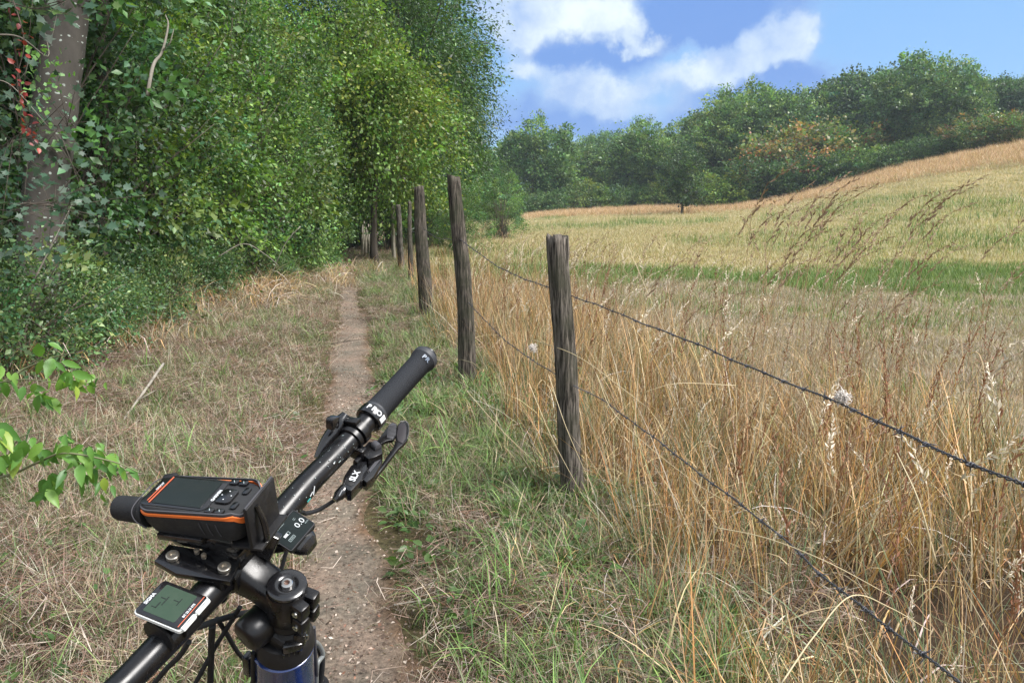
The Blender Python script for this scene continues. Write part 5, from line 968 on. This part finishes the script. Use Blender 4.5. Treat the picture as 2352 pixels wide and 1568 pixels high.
cyc = frame_obj('bike_computer', (.0600,.0850,.0235), (.992,.119,-.031), (-.119,.993,.029), 'small square bike computer with green display and white edge, strapped left of the stem', 'bike computer')
gc = lambda nm, bm, m, par=None, **k: part(nm, bm, m, par or cyc, **k)
gc('casing', stackrr([(-.013,.019,.014,.004,0),(-.0075,.0240,.0190,.004,0),(-.0055,.0252,.0198,.004,0)]), K_plastic)
gc('white_band', stackrr([(-.0060,.0252,.0198,.004,0),(-.0055,.0256,.0202,.004,0),(-.0022,.0256,.0202,.004,0),(-.0016,.0250,.0196,.004,0)]), K_white)
gc('top_shell', stackrr([(-.0018,.0248,.0195,.004,0),(-.0004,.0246,.0193,.0038,0),(0,.0238,.0186,.0034,0)]), K_gloss)
lcd = gc('display', prism([(x+.0015, y, .0003) for x, y in rrect(.0168, .0158, .001, 1)], .0003, 0), K_lcd, smooth=False)
for (x, y, w_, h_) in ((.010,.006,.0012,.007),(.0105,-.002,.005,.001),(.007,.000,.001,.010),(-.002,-.004,.006,.0008),(-.005,-.004,.0008,.008),(.012,.009,.005,.0008)): part('display_segment', box((x, y, .0004), (w_, h_, .0002), None, 0), K_lcdseg, lcd, smooth=False)
text('lettering', 'SIGMA', .0045, (.0212,.003,.0002), RT, K_mark, cyc, bold=.0001); text('lettering', 'BC 23.16 STS', .0029, (-.0185,0,.0002), RT, K_mark, cyc, bold=.00008)
gc('trim_line', box((-.0212,0,.0002), (.0006,.036,.0004), None, 0), K_red, smooth=False)
for s in (1, -1):
    bt = gc('button', box((-.0252, s*.0095, -.0020), (.0052,.0172,.0042), Euler((0,.25,0)).to_matrix(), .0012), K_white); part('button_slot', box((-.0258, s*.0095, .0003), (.0007,.011,.0004), Euler((0,.25,0)).to_matrix(), 0), K_plastic, bt, smooth=False)
gc('mount_strap', lathe([(-.010,.0172),(-.0095,.0178),(.0095,.0178),(.010,.0172)], BB@(BO + BB.T@np.array([0,0,0]) - BO), (0,1,0), 24), K_plastic).matrix_local = cyc.matrix_world.inverted() @ (Matrix(Mw) @ Matrix.Translation(SH) @ Matrix.Translation(Vector((.0605,.078,-.004))))
gc('zip_tie', lathe([(-.0012,.0165),(-.0012,.0174),(.0012,.0174),(.0012,.0165)], (0,0,0), (0,1,0), 24), K_plastic).matrix_local = cyc.matrix_world.inverted() @ (Matrix(Mw) @ Matrix.Translation(SH) @ Matrix.Translation(Vector((.0605,.103,-.0035))))

dsp = frame_obj('assist_display', (.034,-.0500,.010), (.997,-.045,.069), (.061,.963,-.261), 'small black motor display reading 0.0, clamped right of the stem', 'display unit')
gd_ = lambda nm, bm, m, par=None, **k: part(nm, bm, m, par or dsp, **k)
gd_('casing', stackrr([(-.013,.010,.013,.003,0),(-.008,.0150,.0185,.003,0),(-.001,.0155,.0192,.0025,0),(0,.0148,.0186,.002,0)], 3), K_plastic)
fc = gd_('face', prism([(x, y, .0004) for x, y in rrect(.0142, .0178, .0015, 2)], .0004, 0), K_screen, smooth=False)
gd_('casing_rim', tubebm([(x, y, .0003) for x, y in rrect(.0148, .0186, .002, 2)] + [(.0148,.0166,.0003)], .0004, 6, 0), K_grey)
text('lettering', '0.0', .0095, (-.001,-.0105,.0006), RT, K_mark, fc); text('lettering', 'km/h', .0024, (-.006,-.0155,.0006), RT, K_dim, fc); text('lettering', 'SHIMANO', .0022, (.0125,.004,.0005), RT, K_dim, dsp)
part('battery_mark', box((.001,.0085,.0006), (.0030,.0048,.0002), None, 0), K_mark, fc, smooth=False)
for (x, y, w_, h_) in ((.001,.0035,.0034,.0004),(.0026,.0052,.0004,.0035),(-.0006,.0052,.0004,.0035),(-.0062,.0110,.0034,.0004),(-.0062,.0035,.0034,.0004),(-.0046,.0072,.0004,.0075),(-.0078,.0072,.0004,.0075),(.006,-.0105,.0003,.003),(.0078,-.0105,.0003,.003)): part('outline_mark', box((x, y, .0006), (w_, h_, .0002), None, 0), K_dim, fc, smooth=False)
text('lettering', 'TRAIL', .0022, (-.0062,.0072,.0006), RT, K_dim, fc)
gd_('mode_button', loft([(-.012,.0,-.012,.016,.008),(-.019,0,-.013,.013,.008),(-.024,0,-.016,.008,.005)], 20, .7), K_gloss); gd_('clamp_arm', tubebm([(.0,.014,-.012),(.012,.020,-.016),(.028,.016,-.018)], [.006,.007,.006], 12), K_plastic)
gd_('clamp_band', lathe([(-.004,.0168),(-.0035,.0178),(.0035,.0178),(.004,.0168)], (0,0,0), (0,1,0), 24), K_plastic).matrix_local = dsp.matrix_world.inverted() @ (Matrix(Mw) @ Matrix.Translation(SH) @ Matrix.Translation(Vector((.061,-.040,-.006))))
# ------------------------------------------------------------------ the lichen-spotted tree and the plants at the left edge
def px_tube(pts, rad): return smoothpath([W(*p) for p in pts], 6), rad
def lichen_tree():
    D_ = 7.5; P = smoothpath([W(60, 800, D_), W(88, 600, D_), W(104, 450, D_), W(122, 287, D_), W(140, 130, D_), W(157, 0, D_), W(170, -120, D_), W(178, -330, D_)+np.array([0,.1,.3]), W(150, -560, D_)], 8); P = np.vstack([[P[0]+[-.05, 0, -(P[0][2])-.3]], P])
    b = P[0].copy(); b[2] = float(height(np.array([b[0]]), np.array([b[1]]))[0]); e = empty('smooth_barked_tree', b, label='leaning smooth grey-brown tree trunk spotted with pale lichen at the upper left', cat='tree')
    k = len(P); R = np.interp(np.linspace(0, 1, k), [0, .12, .5, .75, 1], [.27, .205, .205, .195, .10]); V, T = tube_arrays(P-b, R, 40); n = V.shape[0]; rr = (fbm(V[:, 2]*2+V[:, 0], V[:, 1]*3, .5)-.5)*.03; V[:, 0] += rr
    acc = Acc(); acc.add(V, T); link('trunk', acc.mesh('trunk', M_spot, True), e)
    Vc, Tc, Cc, cs = crown(61, 300, 70, (2.6,2.6,1.7), P[-1]-b+[0,0,.9], .6, .075, BLUEG+GREENS, shell=.4, shape='maple', asp=.8)
    link('crown', fast_mesh('crown', Vc, Tc, Cc, M_leaf), e)
    ac2 = Acc(); r = np.random.default_rng(3)
    for i in r.choice(len(cs), 14, replace=False): a = P[-1-r.integers(0, 12)]-b; ac2.add(*tube_arrays(smoothpath([a, (a+cs[i])/2+[0,0,.2], cs[i]], 4), np.linspace(.05, .008, 9), 6))
    link('limb', ac2.mesh('limb', M_spot, True), e)
lichen_tree()
def slim_trunk():
    D_ = 9.6; P = smoothpath([W(236, 760, D_), W(226, 500, D_), W(232, 300, D_), W(228, 120, D_), W(238, -60, D_), W(230, -500, D_+.3)], 6); P = np.vstack([[P[0]*[1,1,0]-[0,0,.2]], P]); b = P[0]+[0,0,.2]
    e = empty('thin_dark_tree', b, label='thin dark trunk standing in the hedge right of the lichen-spotted trunk', cat='tree'); acc = Acc(); acc.add(*tube_arrays(P-b, np.linspace(.11, .07, len(P)), 14)); link('trunk', acc.mesh('trunk', M_bark, True), e)
    Vc, Tc, Cc, cs = crown(62, 160, 70, (1.8,1.8,1.4), P[-1]-b, .6, .07, GREENS, shell=.4); link('crown', fast_mesh('crown', Vc, Tc, Cc, M_leaf), e)
slim_trunk()
def spray(name, seed, n, path, sp, leaf, pal, label, cat, shape='maple', mat=M_leaf, wood=M_bark, asp=.8, wr=.008, droop=.3, base=None):
    """a leafy shoot: its stem and leaves along a path of world points"""
    r = np.random.default_rng(seed); P = smoothpath(path, 8); b = P[0].copy() if base is None else np.array(base, float); e = empty(name, b, label=label, cat=cat)
    acc = Acc(); acc.add(*tube_arrays(P-b, np.linspace(wr, wr*.3, len(P)), 6)); t = r.random(n)*(len(P)-1); i = t.astype(int).clip(0, len(P)-2); f = (t-i)[:, None]; C = P[i]*(1-f)+P[i+1]*f
    off = r.normal(size=(n, 3))*np.array(sp); Q = C+off-b
    for k in range(0, n, 5): acc.add(*tube_arrays(np.array([C[k]-b, (C[k]-b+Q[k])/2+[0,0,.01], Q[k]]), [wr*.35, wr*.25, wr*.15], 4))
    link('stem', acc.mesh('stem', wood, True), e); D = unit(off+r.normal(size=(n, 3))*.05+np.array([0,0,-droop*.1])); Nn = unit(r.normal(size=(n, 3))*.5+[.3,-.5,.7]); V, T, m = leaf_arrays(Q, D, Nn, leaf*r.uniform(.6, 1.3, n), asp, .25, shape)
    c = np.array(pal)[r.integers(0, len(pal), n)]*r.uniform(.7, 1.3, (n, 1)); link('foliage', fast_mesh('foliage', V, T, np.repeat(c, m, 0), mat), e); return e
MB = [(.045,.095,.058),(.06,.115,.072),(.035,.075,.04),(.085,.135,.095)]
spray('maple_shoot', 71, 380, [W(-260, 640, 5.6), W(-80, 420, 5.6), W(60, 300, 5.5), W(170, 290, 5.5)], (.26,.22,.30), .058, MB, 'bluish maple leaves in front of the lower lichen-spotted trunk', 'branch')
spray('maple_shoot', 72, 320, [W(-260, 660, 5.3), W(-60, 540, 5.3), W(70, 470, 5.2), W(150, 480, 5.2)], (.24,.2,.16), .058, MB, 'bluish maple leaves at the left frame edge, halfway up', 'branch')
spray('maple_shoot', 73, 150, [W(-200, -60, 5.0), W(-40, -20, 5.0), W(80, 20, 5.0), W(180, -10, 5.0)], (.18,.15,.09), .08, MB+[(.10,.17,.05)], 'maple leaves hanging into the top left corner', 'branch')
spray('red_creeper', 74, 46, [W(20, -30, 4.8), W(55, 90, 4.8), W(40, 180, 4.8), W(52, 250, 4.8), W(75, 330, 4.8)], (.022,.02,.05), .042, [(.24,.035,.03),(.30,.05,.035),(.17,.03,.03)], 'string of dark red creeper leaves hanging at the upper left', 'creeper', 'oval', asp=.7, wr=.004)
for i, (pts, d, wr, lab) in enumerate([([(-30,80),(45,85),(110,130),(100,60)], 5.0, .006, 'bare pale twig crossing the upper left corner'), ([(-20,180),(30,200),(110,290)], 5.0, .005, 'thin pale twig ending beside the red creeper'),
    ([(338,220),(352,150),(372,120),(386,60),(380,35)], 8.0, .022, 'broken pale dead branch high in the hedge'), ([(500,590),(560,560),(610,585),(640,610)], 9.5, .008, 'bare arching dead branch low in the hedge'), ([(80,640),(120,560),(165,470)], 5.4, .006, 'pale broken twig below the lichen-spotted trunk'), ([(690,520),(655,560),(620,640)], 12, .010, 'light dead twig in the hedge nearest the narrow path')]):
    P = smoothpath([W(x, y, d+.05*k) for k, (x, y) in enumerate(pts)], 5); e = empty('dead_twig', P[0], label=lab, cat='twig', group='bare twigs in the hedge'); acc = Acc(); acc.add(*tube_arrays(P-P[0], np.linspace(wr, wr*.3, len(P)), 6))
    a = P[len(P)//2]-P[0]; acc.add(*tube_arrays(np.array([a, a+[.10,0,.10], a+[.16,-.02,.24]])*[1,1,1], [wr*.4, wr*.3, wr*.12], 5)); link('wood', acc.mesh('wood', M_barkpale, True), e)

# the ash seedling with large bright leaves, each leaf a piece of its own
def leaf_piece(seed):
    r = np.random.default_rng(seed); n = 9; t = np.linspace(0, 1, n); w = .5*np.sin(PI*t**.8)**.9*.46*(1-.25*t); w[0] = .02; w[-1] = .0
    bend = -.22*t**2; acc = Acc(); mid = np.stack([t, 0*t, bend], -1); l = np.stack([t, w, bend+w*.35], -1); q = np.stack([t, -w, bend+w*.35], -1)
    l[1:-1:2, 1] *= .90; q[1:-1:2, 1] *= .90; V = np.concatenate([mid, l, q]); i = np.arange(n-1); F = np.concatenate([np.stack([i, i+1, i+1+n, i+n], -1), np.stack([i, i+2*n, i+1+2*n, i+1], -1)]); acc.add(V, F, np.array([(.11,.24,.045),(.15,.28,.05),(.08,.19,.04),(.24,.33,.05),(.07,.16,.045)][seed % 5])); return acc.mesh('leaf', M_leaf, True)
LP = [leaf_piece(i) for i in range(5)]
def seedling():
    r = np.random.default_rng(9); b = G(-330, 1150, .1); e = empty('ash_sapling', b, label='bright green young sapling reaching in from the left with large drooping leaves', cat='sapling')
    brs = [[(-330,1150,2.3),(-200,1130,2.2),(0,1096,2.15),(90,1060,2.1),(150,1040,2.05),(260,1060,2.05),(320,1085,2.05)], [(-330,1150,2.3),(-240,1000,2.35),(0,880,2.3),(60,845,2.3),(125,820,2.25),(170,810,2.2)], [(-240,1000,2.35),(-60,900,2.2),(40,872,2.15),(130,878,2.1)], [(0,1096,2.15),(40,1010,2.1),(100,990,2.1)], [(-250,1060,2.3),(-60,960,1.95),(5,1010,1.9)]]
    cl = []
    for k, br in enumerate(brs):
        P = smoothpath([W(*q) for q in br], 6); acc = Acc(); acc.add(*tube_arrays(P-b, np.linspace(.006 if k < 2 else .003, .0014, len(P)), 6)); link('branch', acc.mesh('branch', simple('green_bark', (.14,.15,.07), .6), True), e)
    def leafset(px, py, d, n, sz, spread=14, dn=1.0):
        for _ in range(n):
            p = W(px+r.normal()*spread, py+r.normal()*spread*.8, d+r.normal()*.03)-b; o = bpy.data.objects.new('leaf', LP[r.choice(5, p=[.32,.3,.2,.08,.10])]); COL.objects.link(o); o.parent = e; o.location = Vector(p)
            D = unit(np.array([r.normal()*.75, r.normal()*.6, -dn*abs(r.normal(.8, .4))])); N_ = unit(r.normal(size=3)*.5+[.2,-.8,.5]); S = unit(np.cross(N_, D)); N_ = np.cross(D, S); o.rotation_mode = 'QUATERNION'
            o.rotation_quaternion = Matrix(((D[0],S[0],N_[0]),(D[1],S[1],N_[1]),(D[2],S[2],N_[2]))).to_quaternion(); s = sz*r.uniform(.65, 1.2)*d/2.1; o.scale = (s, s*r.uniform(.8, 1.3), s)
    for px, py, d, n, sz, sp in [(0,860,2.25,5,.055,18),(30,850,2.2,5,.055,16),(75,885,2.2,5,.050,12),(130,825,2.2,7,.055,16),(150,865,2.15,9,.050,16),(110,905,2.15,8,.062,14),(165,880,2.15,6,.050,14),(195,855,2.2,4,.045,14),(215,875,2.15,5,.040,12),
        (5,985,2.0,5,.075,16),(5,1050,1.95,3,.075,12),(45,1035,2.1,6,.070,16),(95,1030,2.1,6,.055,16),(140,1015,2.1,8,.055,20),(180,1020,2.1,10,.055,18),(215,1045,2.1,9,.050,16),(250,1060,2.1,8,.045,14),(280,1075,2.1,6,.040,12),(120,1095,2.1,5,.072,14),(95,1120,2.1,4,.075,10),(200,1095,2.1,7,.055,16),(240,1110,2.1,5,.045,14),(170,1065,2.1,7,.055,18),(230,1015,2.1,4,.045,14),(70,1000,2.1,5,.055,14)]: leafset(px, py, d, n, sz, sp)
seedling()

# ------------------------------------------------------------------ sticks, wool, stump
def stick(name, pts, r0, label, mat=M_barkpale, cat='stick', group='dead sticks lying on the ground', z=.03):
    Q = [G(px, py, z_+z) for px, py, z_ in pts]; P = smoothpath(Q, 6); hz = height(P[:, 0], P[:, 1]); P[:, 2] = np.maximum(P[:, 2], hz+r0*.6); e = empty(name, P[0], label=label, cat=cat, group=group); rr = np.random.default_rng(len(label)); acc = Acc(); V, T = tube_arrays(P-P[0], np.linspace(r0, r0*.5, len(P)), 8); acc.add(V+rr.normal(0, r0*.12, V.shape), T)
    m = P[len(P)//3]-P[0]; acc.add(*tube_arrays(np.array([m, m+[.05,.04,.03], m+[.08,.12,.05]]), [r0*.5, r0*.4, r0*.2], 6)); link('wood', acc.mesh('wood', mat, True), e)
stick('fallen_stick', [(375,835,.25),(330,900,.16),(290,955,.08),(262,1000,0),(256,1030,0)], .011, 'pale curved dead branch lying on the litter left of the path')
stick('fallen_stick', [(352,1238,.0),(325,1275,0),(300,1300,0),(318,1330,0)], .014, 'whitish birch-like stick on the ground just under the satellite receiver')
stick('fallen_stick', [(760,790,0),(800,783,0),(838,778,0)], .006, 'small dark twig across the path above the handlebar grip', M_bark)
stick('fallen_stick', [(905,1388,0),(955,1380,0),(1010,1372,0),(1060,1366,0)], .004, 'thin straight twig on the ground right of the path near the bottom', M_barkpale)
stick('fallen_stick', [(1395,1568,0),(1410,1500,.06),(1440,1440,.10)], .006, 'grey bent twig standing out of the grass at the bottom edge', M_bark)
stick('fallen_stick', [(440,835,.1),(520,828,.08),(600,842,.04)], .006, 'long pale twig lying across the litter at the hedge foot', M_barkpale)
def wool(name, p, s, label, seed, col=(.72,.66,.60)):
    r = np.random.default_rng(seed); e = empty(name, p, label=label, cat='wool tuft'); acc = Acc()
    for k in range(150):
        a = r.normal(size=3)*s*.32; q = [a]; d = unit(r.normal(size=3))
        for _ in range(5): d = unit(d+r.normal(size=3)*.9-q[-1]*18); q.append(q[-1]+d*s*.22)
        acc.add(*tube_arrays(np.array(q), .0008, 3, False))
    link('fibres', acc.mesh('fibres', simple('wool', col, .9), False), e)
pw = C1[np.argmin([abs(np.dot(cc-[0,0,CAMZ], [0,CP,-SP]) - 1.62) for cc in C1])]; wool('wool_tuft', pw+np.array([0,0,.018]), .019, 'tuft of pale wool caught on the upper barbed wire', 1)
wool('wool_tuft', W(1224, 798, 4.2), .03, 'whitish tuft hanging in the dead stems left of the nearest post', 2)
def stump():
    b = G(846, 592, 0); e = empty('dead_stump', b, label='bleached broken stump left of the dark leaning trunk at the end of the path', cat='stump'); s = b[1]/FPX; r = np.random.default_rng(4); acc = Acc()
    for k in range(9): x = r.normal()*6*s; acc.add(*tube_arrays(np.array([[x*1.2, r.normal()*.05, -.1],[x, 0, 40*s],[x*.8+r.normal()*3*s, 0, (60+25*r.random())*s]]), [5*s, 4*s, 1*s], 7))
    link('wood', acc.mesh('wood', M_woodp, False), e)
stump()
def straws():
    acc = Acc(); b = G(1330, 1152)
    for pts, w_ in [([(1070,895,5.2),(1150,985,4.6),(1250,1080,4.1),(1340,1160,3.9)], .0022), ([(1225,780,4.0),(1330,820,3.6),(1480,930,3.1)], .0022), ([(1260,860,3.7),(1300,980,3.6),(1365,1130,3.6)], .002), ([(1215,880,3.8),(1270,1010,3.7),(1345,1150,3.7)], .002), ([(1795,1568,1.25),(1870,1460,1.3),(1955,1368,1.35),(2045,1395,1.4),(2140,1450,1.5)], .0016), ([(1640,1210,1.9),(1760,1235,1.8),(1900,1290,1.7),(2050,1370,1.7)], .0016),
                    ([(1690,885,2.8),(1560,880,2.7),(1480,900,2.7)], .0014), ([(1370,860,3.4),(1420,960,3.2),(1600,1110,2.9),(1750,1190,2.8)], .0014), ([(2150,1290,2.0),(2110,1150,2.0),(2060,1040,2.1)], .003), ([(1440,560,4.4),(1500,700,4.2),(1570,860,4.0)], .0016)]:
        P = smoothpath([W(*p) for p in pts], 8); acc.add(*tube_arrays(P-b, np.linspace(w_, w_*.5, len(P)), 5), (.60,.50,.32))
    o = link('long_straws', acc.mesh('long_straws', M_straw, True)); o.location = Vector(b); tag(o, 'long pale straws bent over the wire and the nearest post', 'straw', kind='stuff')
straws()
# ------------------------------------------------------------------ thin summer haze over the valley
def haze():
    bm = bmesh.new(); bmesh.ops.create_cube(bm, size=1); bmesh.ops.scale(bm, vec=(1500, 1500, 62), verts=bm.verts); me = bpy.data.meshes.new('haze'); bm.to_mesh(me); bm.free()
    o = link('haze', me); o.location = (0, 0, 62/2-2.5); tag(o, kind='stuff'); m = bpy.data.materials.new('haze'); m.use_nodes = True; nt = m.node_tree; nt.nodes.clear(); out = nt.nodes.new('ShaderNodeOutputMaterial'); v = nt.nodes.new('ShaderNodeVolumePrincipled')
    v.inputs['Color'].default_value = (.80, .90, 1, 1); v.inputs['Density'].default_value = HAZE; v.inputs['Anisotropy'].default_value = .2; nt.links.new(v.outputs[0], out.inputs['Volume']); me.materials.append(m)
HAZE = .0005
haze()
